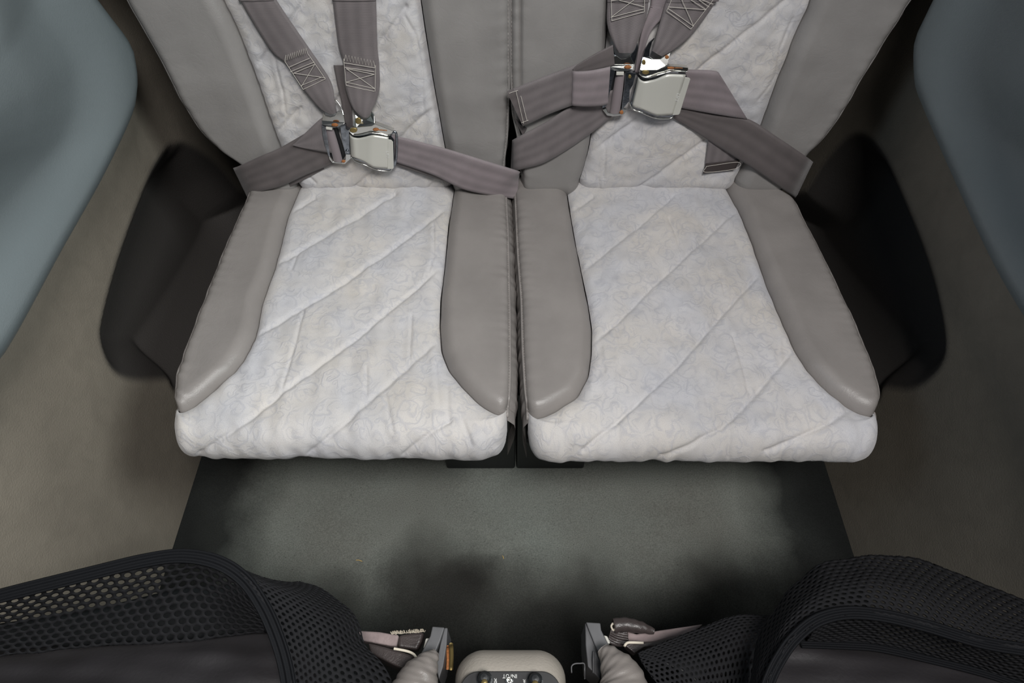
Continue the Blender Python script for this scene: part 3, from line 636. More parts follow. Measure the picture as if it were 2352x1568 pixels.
# ------------------------------------------------------------------ buckles
def zl(x, y): return (720+x/8.71, 220+y/8.71)
def zr(x, y): return (1370+x/7.839, 80+y/7.839)
def plate(poly, z, hh, th, name, m, parent, bev=.0006, lift=None):
    P = []
    for i, q in enumerate(poly):
        hq = q[2] if len(q) == 3 else hh; P.append(bp(z(q[0], q[1])+(hq,)))
    P = np.array(P); n = len(P); V = np.vstack([P, P-BK.n*th])
    Fs = [list(range(n)), list(range(2*n-1, n-1, -1))]+[[i, i+n, (i+1) % n+n, (i+1) % n] for i in range(n)]
    o = obj(name, V, Fs, m, parent, smooth=False)
    bm = bmesh.new(); bm.from_mesh(o.data); bmesh.ops.recalc_face_normals(bm, faces=bm.faces); bm.to_mesh(o.data); bm.free()
    return bevel(o, bev)
def loft_plate(A, B, z, name, m, parent, th=.0014, n=40, k=14):
    f = lambda E: spline_idx(np.array([bp(z(q[0], q[1])+(q[2],)) for q in E]), n)
    a = f(A); b = f(B); u = np.linspace(0, 1, k)[None, :, None]
    # rounded long edges
    S = a[:, None]*(1-u)+b[:, None]*u-BK.n*(.0016*np.clip(np.abs(u-.5)*2-.8, 0, 1)**2*25*.6)
    return sheet(S, th, name, m, parent, nrm=BK.n)
def rivet(c, rx, ry, z, h, name, m, parent):
    n = 20; V = []
    for (k, hh) in ((1.0, 0), (.95, .0009), (.6, .0014), (.05, .0016)):
        for i in range(n):
            a = 2*math.pi*i/n; V.append(bp(z(c[0]+rx*k*math.cos(a), c[1]+ry*k*math.sin(a))+(h+hh,)))
    return obj(name, V, grid_faces(4, n, closed=True).tolist()+[list(range(3*n, 4*n))], m, parent)
def line_tube(pts, r, z, name, m, parent, flat=1.0):
    return tube([bp(z(q[0], q[1])+(q[2],)) for q in pts], r, name, m, parent, n=8, samples=50, up=BK.n, flat=flat)
def letter_mesh(name, cu, m):
    t = bpy.data.objects.new(name, cu); C.objects.link(t); bpy.context.view_layer.update()
    me = bpy.data.meshes.new_from_object(t.evaluated_get(bpy.context.evaluated_depsgraph_get()))
    bpy.data.objects.remove(t); bpy.data.curves.remove(cu); me.name = name; me.materials.clear(); me.materials.append(M[m])
    o = bpy.data.objects.new(name, me); C.objects.link(o); return o
def letters(txt, c, size, z, h, rot_dir, m, parent, ext=.0002, name='lettering'):
    cu = bpy.data.curves.new(name, 'FONT'); cu.body = txt; cu.size = size; cu.extrude = ext; cu.align_x = 'CENTER'; cu.align_y = 'CENTER'
    o = letter_mesh(name, cu, m)
    p = bp(z(*c)+(h,)); q = bp(z(c[0]+rot_dir[0], c[1]+rot_dir[1])+(h,)); X = q-p; X /= np.linalg.norm(X); N = BK.n; Y = np.cross(N, X)
    mt = Matrix(((X[0], Y[0], N[0], p[0]), (X[1], Y[1], N[1], p[1]), (X[2], Y[2], N[2], p[2]), (0, 0, 0, 1)))
    o.parent = parent; o.matrix_world = mt; o.matrix_parent_inverse = Matrix.Translation(parent.location).inverted(); o.matrix_basis = mt
    return o
# left seat: adjuster fitting
t = thing('strap_adjuster', 'chrome webbing adjuster on the left of left seat buckle', 'belt fitting', tuple(bp(zl(450, 900)+(.02,))), 'chrome webbing adjusters')
plate([(195, 335), (250, 400), (340, 425), (420, 400), (480, 310), (560, 305), (605, 400), (632, 540), (165, 500)], zl, .0265, .003, 'cap', 'chrome', t)
plate([(165, 498, .0265), (632, 538, .0265), (590, 575, .029), (500, 628, .031), (400, 640, .031), (170, 578, .031)], zl, .028, .003, 'cap_lip', 'chrome', t)
line_tube([(370, 50, .014), (450, 90, .015), (530, 190, .018), (575, 290, .022), (600, 390, .026)], .0011, zl, 'strap_eye', 'chrome', t)
plate([(158, 575), (240, 610), (290, 930), (335, 1215), (300, 1215), (225, 1000), (175, 800)], zl, .026, .009, 'side_rail', 'darkchrome', t)
plate([(530, 612), (640, 590), (645, 655), (712, 695), (725, 1160), (700, 1190), (640, 1185), (565, 900)], zl, .026, .009, 'side_rail', 'darkchrome', t)
plate([(235, 610), (470, 640), (640, 1200), (560, 1330), (400, 1320), (330, 1210)], zl, .019, .003, 'floor_plate', 'black', t)
tube([bp(zl(310, 640)+(.021,)), bp(zl(400, 950)+(.022,)), bp(zl(500, 1310)+(.021,))], [.0066, .0072, .0072], 'webbing_roll', 'web_pink', t, n=20, samples=24, flat=.75, up=BK.n)
plate([(300, 1205), (335, 1220), (400, 1320), (560, 1335), (640, 1270), (640, 1165), (740, 1170), (748, 1255), (630, 1362), (380, 1345), (320, 1275)], zl, .027, .004, 'end_rim', 'chrome', t)
plate([(245, 625), (375, 640), (372, 690), (250, 675)], zl, .0305, .004, 'slide_block', 'gauge', t)
rivet((425, 580), 68, 36, zl, .031, 'rivet', 'rust', t); rivet((600, 1310), 40, 30, zl, .027, 'rivet', 'rust', t); rivet((670, 1110), 40, 34, zl, .026, 'rivet', 'darkchrome', t)
t = thing('belt_buckle', 'satin lift lever buckle on the left seat', 'buckle', tuple(bp(zl(1150, 1100)+(.02,))), 'lift lever buckles')
plate([(780, 600, .029), (835, 375, .021), (900, 440, .022), (990, 480, .023), (1060, 478, .023), (1140, 400, .022), (1160, 300, .021), (1220, 385, .021), (1222, 545, .028), (1160, 605, .030), (860, 640, .031)], zl, .025, .003, 'strap_plate', 'chrome', t)
plate([(700, 690), (740, 640), (860, 630), (1160, 600), (1230, 560), (1440, 640), (1600, 700), (1560, 760), (1480, 790), (1290, 752), (1140, 738), (1050, 758), (900, 778), (790, 772)], zl, .0315, .010, 'flange', 'chrome', t)
line_tube([(700, 690, .031), (790, 775, .032), (900, 785, .033), (1040, 765, .034), (1140, 742, .034), (1290, 756, .033), (1480, 795, .032), (1530, 770, .031)], .0009, zl, 'flange_edge', 'chrome', t)
plate([(720, 790), (900, 800), (1160, 760), (1540, 790), (1620, 900), (1620, 1440), (1510, 1490), (1250, 1450), (1000, 1330), (760, 1240)], zl, .024, .010, 'base', 'darkchrome', t)
line_tube([(760, 1225, .024), (830, 1300, .028), (1000, 1370, .031), (1180, 1445, .031), (1320, 1490, .030), (1510, 1505, .029), (1570, 1460, .028)], .0010, zl, 'flange_edge', 'chrome', t)
line_tube([(1540, 740, .024), (1650, 740, .024), (1665, 1000, .023), (1650, 1250, .023), (1625, 1390, .022)], .0022, zl, 'end_bar', 'darkchrome', t)
loft_plate([(716, 770, .024), (735, 800, .030), (790, 835, .034), (900, 850, .035), (1030, 826, .0365), (1150, 796, .038), (1250, 795, .038), (1500, 836, .0365)],
           [(742, 1180, .024), (770, 1225, .029), (830, 1248, .033), (920, 1282, .034), (1030, 1335, .0355), (1130, 1400, .037), (1230, 1445, .037), (1500, 1468, .0355)], zl, 'lever_lid', 'lid', t)
plate([(1480, 870), (1555, 884), (1592, 925), (1605, 1440), (1590, 1466), (1480, 1466)], zl, .0362, .0014, 'lever_tab', 'lid', t)
rivet((800, 685), 78, 52, zl, .0318, 'rivet', 'brass', t); rivet((1245, 678), 60, 30, zl, .0318, 'rivet', 'rust', t); rivet((895, 500), 60, 70, zl, .0265, 'rivet', 'brass', t)
line_tube([(1300, 682, .032), (1380, 690, .032), (1470, 697, .032)], .0006, zl, 'hinge_pin', 'rust', t)
letters('LIFT', (1480, 1180), .0068, zl, .0366, (3, 100), 'white', t)
# right seat
t = thing('strap_adjuster', 'chrome webbing adjuster on the left of right seat buckle', 'belt fitting', tuple(bp(zr(380, 900)+(.02,))), 'chrome webbing adjusters')
plate([(232, 535), (262, 395), (365, 375), (440, 430), (530, 425), (610, 372), (655, 470), (682, 535)], zr, .0265, .003, 'cap', 'chrome', t)
plate([(232, 533, .0265), (682, 533, .0265), (665, 630, .030), (560, 650, .031), (420, 655, .031), (310, 640, .031), (240, 575, .030)], zr, .028, .003, 'cap_lip', 'chrome', t)
plate([(250, 425), (262, 290), (312, 182), (318, 300), (362, 400), (300, 440)], zr, .024, .003, 'strap_arm', 'darkchrome', t)
plate([(600, 392), (690, 280), (742, 150), (750, 240), (692, 545), (650, 480)], zr, .024, .003, 'strap_arm', 'darkchrome', t)
plate([(225, 610), (340, 650), (262, 960), (182, 1285), (108, 1330), (118, 1050), (158, 820)], zr, .026, .009, 'side_rail', 'darkchrome', t)
plate([(520, 662), (715, 690), (660, 900), (600, 1000), (590, 1200), (450, 1360), (472, 1150), (505, 900)], zr, .026, .009, 'side_rail', 'darkchrome', t)
plate([(340, 650), (520, 660), (470, 1300), (420, 1430), (200, 1430), (180, 1280)], zr, .019, .003, 'floor_plate', 'black', t)
tube([bp(zr(430, 690)+(.021,)), bp(zr(385, 1000)+(.022,)), bp(zr(325, 1430)+(.021,))], [.0066, .0076, .0076], 'webbing_roll', 'web_pink', t, n=20, samples=24, flat=.75, up=BK.n)
plate([(108, 1345), (180, 1320), (210, 1400), (300, 1425), (420, 1420), (450, 1340), (550, 1335), (530, 1400), (480, 1448), (300, 1470), (190, 1452)], zr, .027, .004, 'end_rim', 'chrome', t)
plate([(360, 668), (498, 668), (492, 728), (356, 728)], zr, .0305, .004, 'slide_block', 'gauge', t)
rivet((565, 580), 66, 34, zr, .030, 'rivet', 'rust', t); rivet((450, 1395), 36, 36, zr, .027, 'rivet', 'rust', t); rivet((600, 750), 30, 34, zr, .026, 'rivet', 'brass', t)
t = thing('belt_buckle', 'satin lift lever buckle on the right seat', 'buckle', tuple(bp(zr(1150, 1100)+(.02,))), 'lift lever buckles')
plate([(780, 630, .030), (832, 392, .021), (945, 380, .022), (1030, 442, .023), (1140, 440, .023), (1270, 305, .021), (1340, 312, .021), (1292, 490, .025), (1272, 575, .029), (1100, 640, .031), (850, 650, .031)], zr, .025, .003, 'strap_plate', 'chrome', t)
plate([(800, 560), (872, 270), (945, 150), (1045, 70), (1000, 130), (960, 280), (950, 385), (840, 400)], zr, .023, .003, 'strap_arm', 'darkchrome', t)
plate([(775, 700), (800, 640), (1100, 632), (1272, 562), (1650, 590), (1652, 640), (1620, 662), (1330, 652), (1200, 690), (1080, 722), (950, 752), (850, 752)], zr, .0315, .010, 'flange', 'chrome', t)
line_tube([(770, 695, .031), (840, 755, .032), (950, 762, .033), (1080, 730, .034), (1200, 698, .034), (1330, 660, .034), (1480, 660, .033), (1630, 665, .031)], .0010, zr, 'flange_edge', 'chrome', t)
plate([(740, 760), (860, 790), (1100, 760), (1330, 690), (1610, 700), (1640, 800), (1440, 1430), (1340, 1490), (1050, 1460), (800, 1360), (600, 1280)], zr, .024, .010, 'base', 'darkchrome', t)
line_tube([(588, 1215, .024), (630, 1310, .027), (680, 1352, .028), (800, 1392, .031), (920, 1445, .031), (1050, 1492, .030), (1160, 1507, .030), (1330, 1500, .029), (1370, 1470, .028)], .0012, zr, 'flange_edge', 'chrome', t)
loft_plate([(745, 760, .024), (775, 800, .030), (850, 838, .034), (960, 826, .035), (1080, 796, .0365), (1220, 736, .038), (1330, 710, .038), (1612, 722, .0365)],
           [(640, 1255, .024), (665, 1298, .029), (780, 1335, .033), (900, 1385, .0345), (1000, 1430, .036), (1070, 1455, .037), (1140, 1462, .037), (1380, 1448, .0355)], zr, 'lever_lid', 'lid', t)
plate([(1590, 765), (1670, 775), (1692, 800), (1500, 1420), (1475, 1442), (1370, 1446)], zr, .0362, .0014, 'lever_tab', 'lid', t)
rivet((885, 672), 66, 42, zr, .0318, 'rivet', 'brass', t); rivet((1340, 596), 66, 26, zr, .0318, 'rivet', 'rust', t); rivet((852, 500), 36, 60, zr, .0255, 'rivet', 'brass', t); rivet((1270, 400), 36, 36, zr, .0235, 'rivet', 'rust', t)
line_tube([(1410, 596, .032), (1480, 596, .032), (1550, 600, .032)], .0006, zr, 'hinge_pin', 'rust', t)
letters('LIFT', (1455, 1130), .0070, zr, .0366, (-32, 100), 'white', t)

# ------------------------------------------------------------------ folded front seats
def zp(p): return at_z(p[0], p[1], p[2])
def loft(rails, nu, nv):
    """Surface through rails of (px, py, z); rows follow the rails, columns cross them."""
    R = np.array([smooth_line([zp(q) for q in r], nu) for r in rails])
    out = np.array([spline_idx(R[:, i], nv) for i in range(nu)])
    return out                                                         # (nu, nv, 3)
def netting(rails, cell, hole, name, parent, th=.0011, wob=.0, bulge=0, m='mesh'):
    """A perforated knit: round holes in a honeycomb, cut in a real sheet that follows the loft."""
    nu, nv = 90, 40; S = loft(rails, nu, nv)
    lu = np.linalg.norm(np.diff(S[:, nv//2], axis=0), axis=1).sum(); lv = np.linalg.norm(np.diff(S[nu//2], axis=0), axis=1).sum()
    du = np.gradient(S, axis=0); dv = np.gradient(S, axis=1); N = np.cross(du, dv); N /= np.linalg.norm(N, axis=2)[..., None]+1e-12
    if N[..., 2].mean() < 0: N = -N
    S = S+N*(wob*waves(np.linspace(0, lu, nu)[:, None], np.linspace(0, lv, nv)[None, :], 3, 90))[..., None]
    key = {}; V = []; Fs = []
    def add(a, b):
        k = (round(a/cell*1000), round(b/cell*1000))
        if k not in key: key[k] = len(V); V.append((a, b))
        return key[k]
    r = cell/math.sqrt(3); rows = int(lv/(1.5*r))+2; cols = int(lu/cell)+2
    for j in range(rows):
        for i in range(cols):
            cx = (i+.5*(j % 2))*cell; cy = j*1.5*r
            co = [(cx+r*math.sin(math.pi/3*k), cy+r*math.cos(math.pi/3*k)) for k in range(6)]
            if cx < -cell or cx > lu+cell or cy > lv+r: continue
            o12 = []
            for k in range(6):
                a, b = co[k], co[(k+1) % 6]; o12 += [add(*a), add((a[0]+b[0])/2, (a[1]+b[1])/2)]
            s0 = len(V); hr = cell*.5*hole*random.uniform(.93, 1.05)
            for k in range(12):
                an = math.pi/6*k; V.append((cx+hr*math.sin(an), cy+hr*math.cos(an)))
            for k in range(12): Fs.append((o12[k], o12[(k+1) % 12], s0+(k+1) % 12, s0+k))
    Q = np.array(V); a = np.clip(Q[:, 0]/lu, 0, 1)*(nu-1.001); b = np.clip(Q[:, 1]/lv, 0, 1)*(nv-1.001)
    i = a.astype(int); j = b.astype(int); fa = (a-i)[:, None]; fb = (b-j)[:, None]
    P = S[i, j]*(1-fa)*(1-fb)+S[i+1, j]*fa*(1-fb)+S[i, j+1]*(1-fa)*fb+S[i+1, j+1]*fa*fb
    o = obj(name, P, Fs, m, parent, smooth=True); o['kind'] = 'stuff'
    md = o.modifiers.new('thick', 'SOLIDIFY'); md.thickness = th; md.offset = 0
    return o
def slab(poly, th, name, m, parent, bev=.006):
    P = np.array([zp(q) for q in poly]); n = len(P); V = np.vstack([P, P-[0, 0, th]])
    Fs = [list(range(n)), list(range(2*n-1, n-1, -1))]+[[i, i+n, (i+1) % n+n, (i+1) % n] for i in range(n)]
    o = obj(name, V, Fs, m, parent, smooth=False)
    bm = bmesh.new(); bm.from_mesh(o.data); bmesh.ops.recalc_face_normals(bm, faces=bm.faces); bm.to_mesh(o.data); bm.free()
    return bevel(o, bev, 3)
def ribbon(pts, wd, name, m, parent, th=.002, ridges=2):
    P = smooth_line([zp(q) for q in pts], 80); T = np.gradient(P, axis=0); T /= np.linalg.norm(T, axis=1)[:, None]
    view = P-CAM; view /= np.linalg.norm(view, axis=1)[:, None]
    Nn = np.array([0, -.25, .97]); W = np.cross(T, Nn); W /= np.linalg.norm(W, axis=1)[:, None]
    u = np.linspace(-.5, .5, 13); A = P[:, None]+W[:, None]*(u*wd)[None, :, None]+Nn*(.0012*np.cos(u*2*np.pi*ridges))[None, :, None]
    return sheet(A, th, name, m, parent, nrm=Nn)

fl = thing('front_seat', 'folded front seat at bottom left with black mesh pocket', 'seat', (-.3, .05, .38), 'folded front seats')
# charcoal shell of the seat back lying folded: gently crowned sheet
S = loft([[(-250, 1500, .40), (200, 1482, .415), (450, 1466, .42), (620, 1452, .42), (800, 1470, .40)], [(-250, 1560, .43), (200, 1545, .437), (450, 1530, .437), (640, 1520, .437), (800, 1540, .41)],
          [(-350, 1680, .44), (200, 1680, .445), (450, 1680, .445), (640, 1680, .445), (880, 1680, .42)], [(-500, 1950, .42), (200, 1950, .43), (450, 1950, .43), (640, 1950, .43), (950, 1950, .40)]], 60, 30)
S[..., 2] += .002*waves(S[..., 0], S[..., 1]*3, 5, 60)
sheet(S, .05, 'back_shell', 'shell', fl, nrm=(0, 0, 1))
netting([[(-60, 1392, .505), (0, 1373, .505), (200, 1322, .505), (420, 1281, .505), (490, 1291, .503), (550, 1330, .495), (598, 1395, .49)],
         [(-60, 1452, .455), (0, 1440, .455), (200, 1405, .455), (420, 1370, .46), (490, 1375, .46), (550, 1395, .465), (600, 1420, .465)],
         [(-60, 1512, .428), (0, 1506, .428), (200, 1487, .428), (420, 1474, .428), (490, 1466, .43), (550, 1458, .432), (608, 1452, .436)]],   .0098, .68, 'mesh_pocket', fl, wob=.001)
netting([[(505, 1290, .502), (555, 1322, .498), (603, 1385, .49), (632, 1450, .485), (655, 1520, .48), (668, 1600, .48)],
         [(620, 1330, .47), (690, 1370, .478), (730, 1425, .478), (748, 1480, .476), (760, 1540, .472), (770, 1610, .47)],
         [(690, 1330, .43), (775, 1375, .43), (822, 1432, .43), (842, 1480, .43), (885, 1530, .432), (930, 1610, .43)]], .0062, .56, 'mesh_pocket', fl, wob=.0014)
# underside of the pocket that closes it behind the netting
S = loft([[(560, 1345, .440), (640, 1345, .425), (740, 1355, .415)], [(600, 1420, .43), (700, 1420, .425), (800, 1430, .412)], [(640, 1500, .43), (740, 1500, .425), (830, 1500, .412)], [(660, 1610, .43), (780, 1610, .425), (900, 1610, .412)]], 24, 24)
sheet(S, .003, 'pocket_lining', 'black', fl, nrm=(0, 0, 1))
S = loft([[(-60, 1440, .41), (200, 1400, .41), (420, 1350, .41), (560, 1340, .41)], [(-60, 1530, .40), (200, 1500, .40), (420, 1490, .40), (640, 1480, .40)]], 24, 8)
sheet(S, .003, 'pocket_lining', 'black', fl, nrm=(0, 0, 1))
ribbon([(-60, 1388, .508), (0, 1368, .508), (200, 1318, .508), (330, 1287, .508), (420, 1276, .508), (500, 1291, .505), (560, 1330, .498), (603, 1391, .492), (634, 1460, .486), (655, 1530, .481), (668, 1610, .48)], .0105, 'pocket_binding', 'binding', fl)
slab([(845, 1476, .395), (880, 1484, .395), (925, 1497, .395), (948, 1505, .395), (958, 1515, .395), (950, 1530, .395), (932, 1540, .395), (850, 1500, .395)], .03, 'trim_board', 'leather_dark', fl, .002)
tube([zp((905, 1489, .398)), zp((935, 1495, .398)), zp((950, 1502, .398)), zp((957, 1512, .398))], .0013, 'cream_piping', 'piping', fl, samples=20)
slab([(820, 1447, .38), (870, 1450, .38), (900, 1455, .38), (916, 1457, .38), (910, 1484, .38), (895, 1482, .38), (830, 1470, .38)], .015, 'cushion_fabric', 'pinkfab', fl, .002)
slab([(916, 1457, .379), (950, 1452, .379), (974, 1450, .379), (968, 1472, .379), (958, 1492, .379), (912, 1486, .379)], .015, 'cushion_leather', 'leather_dark', fl, .003)
rg = np.random.RandomState(2)
fringe = [[zp((x, 1456-.12*(x-900)*.6+rg.uniform(-1, 1), .381)), zp((x+rg.uniform(-3, 3), 1451-.12*(x-900)*.6+rg.uniform(-3, 2), .385))] for x in np.linspace(900, 975, 46)]
fo = tubes(fringe, .0005, 'frayed_edge', 'piping', fl, 4); fo['kind'] = 'stuff'
rip = lambda s, a: .0005*np.sin(s*64+1.6*np.sin(a*2))+.0003*np.sin(s*118+a*3)
tube([zp((1000, 1500, .425)), zp((985, 1518, .43)), zp((962, 1560, .432)), zp((935, 1640, .43)), zp((910, 1760, .42))], [.004, .018, .024, .030, .034], 'leather_bolster', 'leather_front', fl, n=40, samples=90, ripple=rip)
slab([(993, 1438, .402), (1021, 1440, .402), (1012, 1468, .402), (996, 1508, .402), (985, 1540, .402), (955, 1520, .402), (972, 1490, .402), (988, 1460, .402)], .012, 'hinge_arm', 'alu', fl, .001)
slab([(1021, 1441, .398), (1028, 1441, .398), (1026, 1480, .398), (1018, 1530, .398), (1008, 1560, .398), (1000, 1530, .398), (1012, 1475, .398)], .05, 'hinge_plate', 'alu', fl, .001)
slab([(978, 1465, .392), (988, 1465, .392), (986, 1480, .392), (972, 1488, .392)], .01, 'hinge_stop', 'gauge', fl, .001)
tube([zp((1036, 1479, .40)), zp((1037, 1505, .39)), zp((1036, 1536, .38))], .0022, 'brass_pin', 'brass', fl, n=12, samples=8)
tube([zp((1028, 1484, .395)), zp((1029, 1510, .385)), zp((1028, 1536, .378))], .0016, 'brass_pin', 'rust', fl, n=12, samples=8)

fr_ = thing('front_seat', 'folded front seat at bottom right with black mesh pocket', 'seat', (.3, .05, .38), 'folded front seats')
S = loft([[(1560, 1480, .40), (1760, 1452, .42), (1980, 1478, .42), (2180, 1500, .415), (2600, 1545, .40)], [(1560, 1545, .41), (1760, 1525, .437), (1980, 1535, .437), (2180, 1555, .437), (2600, 1600, .43)],
          [(1480, 1680, .42), (1760, 1680, .445), (1980, 1680, .445), (2180, 1680, .445), (2700, 1700, .44)], [(1420, 1950, .40), (1760, 1950, .43), (1980, 1950, .43), (2180, 1950, .43), (2850, 1950, .42)]], 60, 30)
S[..., 2] += .002*waves(S[..., 0], S[..., 1]*3, 6, 60)
sheet(S, .05, 'back_shell', 'shell', fr_, nrm=(0, 0, 1))
rimR = [(1752, 1610, .50), (1768, 1560, .505), (1791, 1513, .51), (1826, 1465, .515), (1878, 1424, .518), (1946, 1407, .518), (2027, 1413, .515), (2129, 1437, .512), (2250, 1473, .51), (2352, 1491, .508), (2440, 1505, .505)]
netting([[(1715, 1610, .45), (1728, 1558, .45), (1746, 1467, .45), (1778, 1402, .45), (1829, 1336, .45), (1888, 1297, .45), (1987, 1281, .45), (2104, 1281, .45), (2230, 1327, .45), (2352, 1379, .45), (2440, 1415, .45)],
         [(1722, 1610, .485), (1738, 1560, .488), (1762, 1492, .492), (1797, 1432, .495), (1850, 1375, .5), (1914, 1345, .5), (1980, 1335, .5), (2070, 1342, .498), (2185, 1380, .496), (2310, 1425, .494), (2430, 1455, .49)], rimR],
        .0080, .58, 'mesh_pocket', fr_, th=.0016, wob=.0012)
ribbon(rimR, .008, 'pocket_binding', 'binding', fr_)
netting([[(1870, 1436, .508), (1946, 1414, .508), (2027, 1420, .505), (2129, 1445, .502), (2250, 1480, .50), (2352, 1498, .498), (2440, 1512, .495)],
         [(1860, 1460, .46), (1946, 1450, .46), (2027, 1455, .46), (2129, 1480, .46), (2250, 1512, .46), (2352, 1535, .46), (2440, 1552, .46)],
         [(1850, 1478, .43), (1946, 1478, .43), (2027, 1484, .43), (2129, 1508, .43), (2250, 1540, .43), (2352, 1572, .43), (2440, 1600, .43)]], .0080, .64, 'mesh_pocket', fr_, wob=.001)
ribbon([(1840, 1474, .437), (1946, 1478, .437), (2020, 1484, .437), (2129, 1508, .437), (2250, 1538, .437), (2352, 1570, .437)], .008, 'lower_binding', 'binding', fr_)
netting([[(1465, 1500, .432), (1520, 1478, .428), (1590, 1452, .42), (1650, 1425, .42), (1700, 1412, .425), (1775, 1412, .43)],
         [(1480, 1530, .435), (1560, 1512, .437), (1630, 1490, .437), (1690, 1470, .437), (1730, 1460, .437), (1765, 1455, .44)],
         [(1540, 1610, .435), (1590, 1600, .44), (1640, 1600, .44), (1680, 1600, .44), (1710, 1600, .445), (1730, 1600, .45)]], .0054, .54, 'mesh_pocket', fr_, wob=.001)
S = loft([[(1475, 1508, .42), (1540, 1482, .415), (1620, 1452, .408)], [(1560, 1540, .42), (1620, 1500, .42), (1690, 1440, .412)], [(1640, 1600, .42), (1690, 1520, .42), (1740, 1425, .412)], [(1720, 1620, .42), (1740, 1530, .42), (1800, 1400, .412)]], 24, 24)
sheet(S, .003, 'pocket_lining', 'black', fr_, nrm=(0, 0, 1))
slab([(1441, 1449, .38), (1462, 1455, .38), (1520, 1446, .38), (1616, 1432, .38), (1590, 1453, .38), (1500, 1474, .38), (1440, 1479, .38)], .012, 'cushion_fabric', 'pinkfab', fr_, .002)
slab([(1436, 1482, .395), (1445, 1476, .395), (1500, 1473, .395), (1592, 1452, .395), (1572, 1474, .395), (1478, 1486, .395), (1458, 1500, .395)], .012, 'trim_board', 'leather_dark', fr_, .001)
tube([zp((1434, 1484, .398)), zp((1438, 1478, .398)), zp((1446, 1475, .398)), zp((1478, 1476, .398))], .0013, 'cream_piping', 'piping', fr_, samples=20)
rip2 = lambda s, a: .00025*np.sin(s*30+a*2)
tube([zp((1409, 1437, .385)), zp((1435, 1434, .385)), zp((1470, 1440, .385)), zp((1502, 1450, .383))], [.0072, .007, .006, .003], 'rolled_leather_edge', 'leather_dark', fr_, n=20, samples=40, ripple=rip2)
tube([zp((1408, 1430, .388)), zp((1404, 1438, .386)), zp((1409, 1447, .384)), zp((1413, 1440, .386)), zp((1410, 1431, .388))], .001, 'raw_edge', 'piping', fr_, samples=30)
rip3 = lambda s, a: .0016*np.sin(a*9+s*4)
tube([zp((1399, 1458, .378)), zp((1415, 1464, .378)), zp((1441, 1465, .378))], [.006, .007, .0065], 'gathered_leather', 'leather_dark', fr_, n=50, samples=24, ripple=rip3)
tube([zp((1385, 1490, .425)), zp((1405, 1515, .428)), zp((1428, 1560, .43)), zp((1440, 1640, .43)), zp((1450, 1760, .42))], [.006, .019, .026, .032, .034], 'leather_bolster', 'leather_front', fr_, n=40, samples=90, ripple=lambda s, a: .0005*np.sin(s*50+1.6*np.sin(a*2))+.0003*np.sin(s*100+a*3))
slab([(1346, 1428, .402), (1379, 1430, .402), (1381, 1446, .402), (1398, 1480, .402), (1408, 1500, .402), (1385, 1520, .402), (1366, 1480, .402), (1350, 1440, .402)], .012, 'hinge_arm', 'alu', fr_, .001)
slab([(1344, 1429, .398), (1351, 1440, .398), (1368, 1482, .398), (1384, 1520, .398), (1378, 1560, .398), (1350, 1530, .398), (1345, 1480, .398)], .05, 'hinge_plate', 'alu', fr_, .001)
slab([(1387, 1458, .392), (1395, 1460, .392), (1402, 1476, .392), (1396, 1478, .392)], .01, 'hinge_stop', 'gauge', fr_, .001)
tube([zp((1364, 1496, .404)), zp((1363, 1515, .404)), zp((1363, 1545, .40))], .001, 'spring_pin', 'alu', fr_, samples=10)

# ------------------------------------------------------------------ intercom jack console
t = thing('jack_console', 'warm grey rounded console with black jack panel between the front seats', 'console', tuple(zp((1172, 1560, .42))))
def rounded(x0, x1, y0, y1, r, n=10):
    out = []
    for cx, cy, a0 in ((x1-r, y0+r, -90), (x1-r, y1-r, 0), (x0+r, y1-r, 90), (x0+r, y0+r, 180)):
        for k in range(n+1): a = math.radians(a0+90*k/n); out.append((cx+r*math.cos(a), cy+r*math.sin(a)))
    return np.array(out)
ca = zp((1038, 1500, .44)); cb = zp((1306, 1500, .44)); yt = zp((1172, 1490, .40))[1]
cx = (ca[0]+cb[0])/2; hw = (cb[0]-ca[0])/2; ytop = zp((1172, 1530, .452))[1]
V = []; rings = []
prof = [(.018, -.12, .0), (.004, -.02, .0), (.002, .015, .0), (0, .0, 0)]
levels = [(.000, .28), (.000, .36), (.001, .40), (.004, .424), (.009, .438), (.016, .447), (.022, .450)]
loop0 = None
for inset, z in levels:
    L = rounded(cx-hw+inset, cx+hw-inset, -.12+inset, yt-inset*1.5, max(.026-inset*.3, .012)); V += [(x, y, z) for x, y in L]
n = len(L); Fs = grid_faces(len(levels), n, closed=True).tolist()+[list(range((len(levels)-1)*n, len(levels)*n))]
obj('console_body', V, Fs, 'console', t)
fa = zp((1056, 1560, .4515)); fb = zp((1288, 1560, .4515)); fy = zp((1172, 1541, .4515))[1]
L = rounded(fa[0], fb[0], -.10, fy, .017); n = len(L)
V = [(x, y, .448) for x, y in L]+[(x, y, .4515) for x, y in L]
bevel(obj('jack_panel', V, grid_faces(2, n, closed=True).tolist()+[list(range(n, 2*n))], 'facia', t, smooth=False), .0006)
def knob(px, py):
    p = zp((px, py, .452)); k = bpy.data.objects.new('knob', bpy.data.meshes.new('knob'))
    pr = [(.0001, .0135), (.0030, .0132), (.0046, .0122), (.0055, .0105), (.0058, .002), (.0072, .0015), (.0072, 0)]
    n = 36; V = []
    for i, (r, z) in enumerate(pr):
        for j in range(n): a = 2*math.pi*j/n; rr = r*(1+.03*(j % 2)) if 0 < i < 5 else r; V.append((p[0]+rr*math.cos(a), p[1]+rr*math.sin(a), p[2]+z-.0005))
    ko = obj('knob', V, grid_faces(len(pr), n, closed=True, flip=True).tolist()+[list(range(n))], 'black', t, smooth=False)
    c = p+np.array([0, -.004, .013])
    return ko
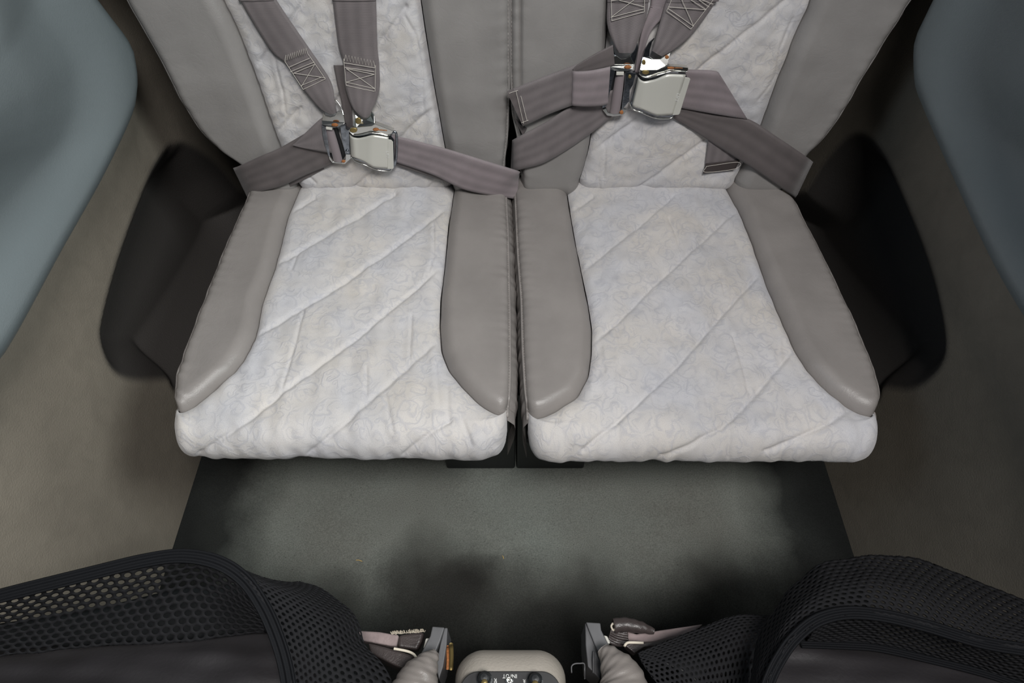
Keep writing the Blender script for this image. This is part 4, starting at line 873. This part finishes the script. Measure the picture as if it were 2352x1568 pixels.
for (px, py) in ((1113, 1561), (1229, 1564)):
    ko = knob(px, py); p = zp((px, py+8, .462)); nn = 16
    V = [(p[0]+.0030*k*math.cos(2*math.pi*j/nn), p[1]+.0030*k*math.sin(2*math.pi*j/nn), .465+hz) for (k, hz) in ((1, 0), (.8, .002), (.05, .0024)) for j in range(nn)]
    obj('brass_cap', V, grid_faces(3, nn, closed=True), 'brass', ko)
p = zp((1170, 1563, .4515)); nn = 28; V = []
for (r, z) in ((.0038, .0), (.0036, .002), (.0029, .0026), (.0020, .0023), (.0017, .0008), (.0001, .0004)):
    V += [(p[0]+r*math.cos(2*math.pi*j/nn), p[1]+r*math.sin(2*math.pi*j/nn), .4515+z) for j in range(nn)]
obj('jack_socket', V, grid_faces(6, nn, closed=True), 'chrome', t)
def console_text(txt, px, py, size):
    cu = bpy.data.curves.new('lettering', 'FONT'); cu.body = txt; cu.size = size; cu.extrude = .00015; cu.align_x = 'CENTER'; cu.align_y = 'CENTER'
    o = letter_mesh('lettering', cu, 'white'); p = zp((px, py, .4519))
    o.parent = t; o.matrix_parent_inverse = Matrix.Translation(t.location).inverted(); o.location = p; o.rotation_euler = (0, 0, math.pi); return o
console_text('INPUT', 1171, 1552, .0046); console_text('R', 1138, 1561, .0040); console_text('R', 1204, 1563, .0040)
console_text('H', 1138, 1567.5, .0040)
o = tube([zp((1313, 1545, .40)), zp((1313, 1530, .40)), zp((1320, 1524, .40)), zp((1332, 1523, .40)), zp((1342, 1524, .40)), zp((1343, 1540, .40)), zp((1343, 1558, .39))], .0007, 'wire_hook', 'alu', None, samples=40)
tag(o, 'thin bent wire hook right of the console', 'wire hook')

# ------------------------------------------------------------------ bits on the floor
def straw(a, b, lab):
    P = [at_z(*a, .001), at_z((a[0]+b[0])/2, (a[1]+b[1])/2-1.5, .0022), at_z(*b, .001)]
    tag(tube(P, .0006, 'straw', 'straw', None, n=6, samples=8), lab, 'straw', 'straws on the floor')
straw((818, 1286), (832, 1289), 'tiny dry straw on the floor above left mesh pocket')
straw((1154, 1276), (1157, 1283), 'tiny dry straw on the floor above the console')
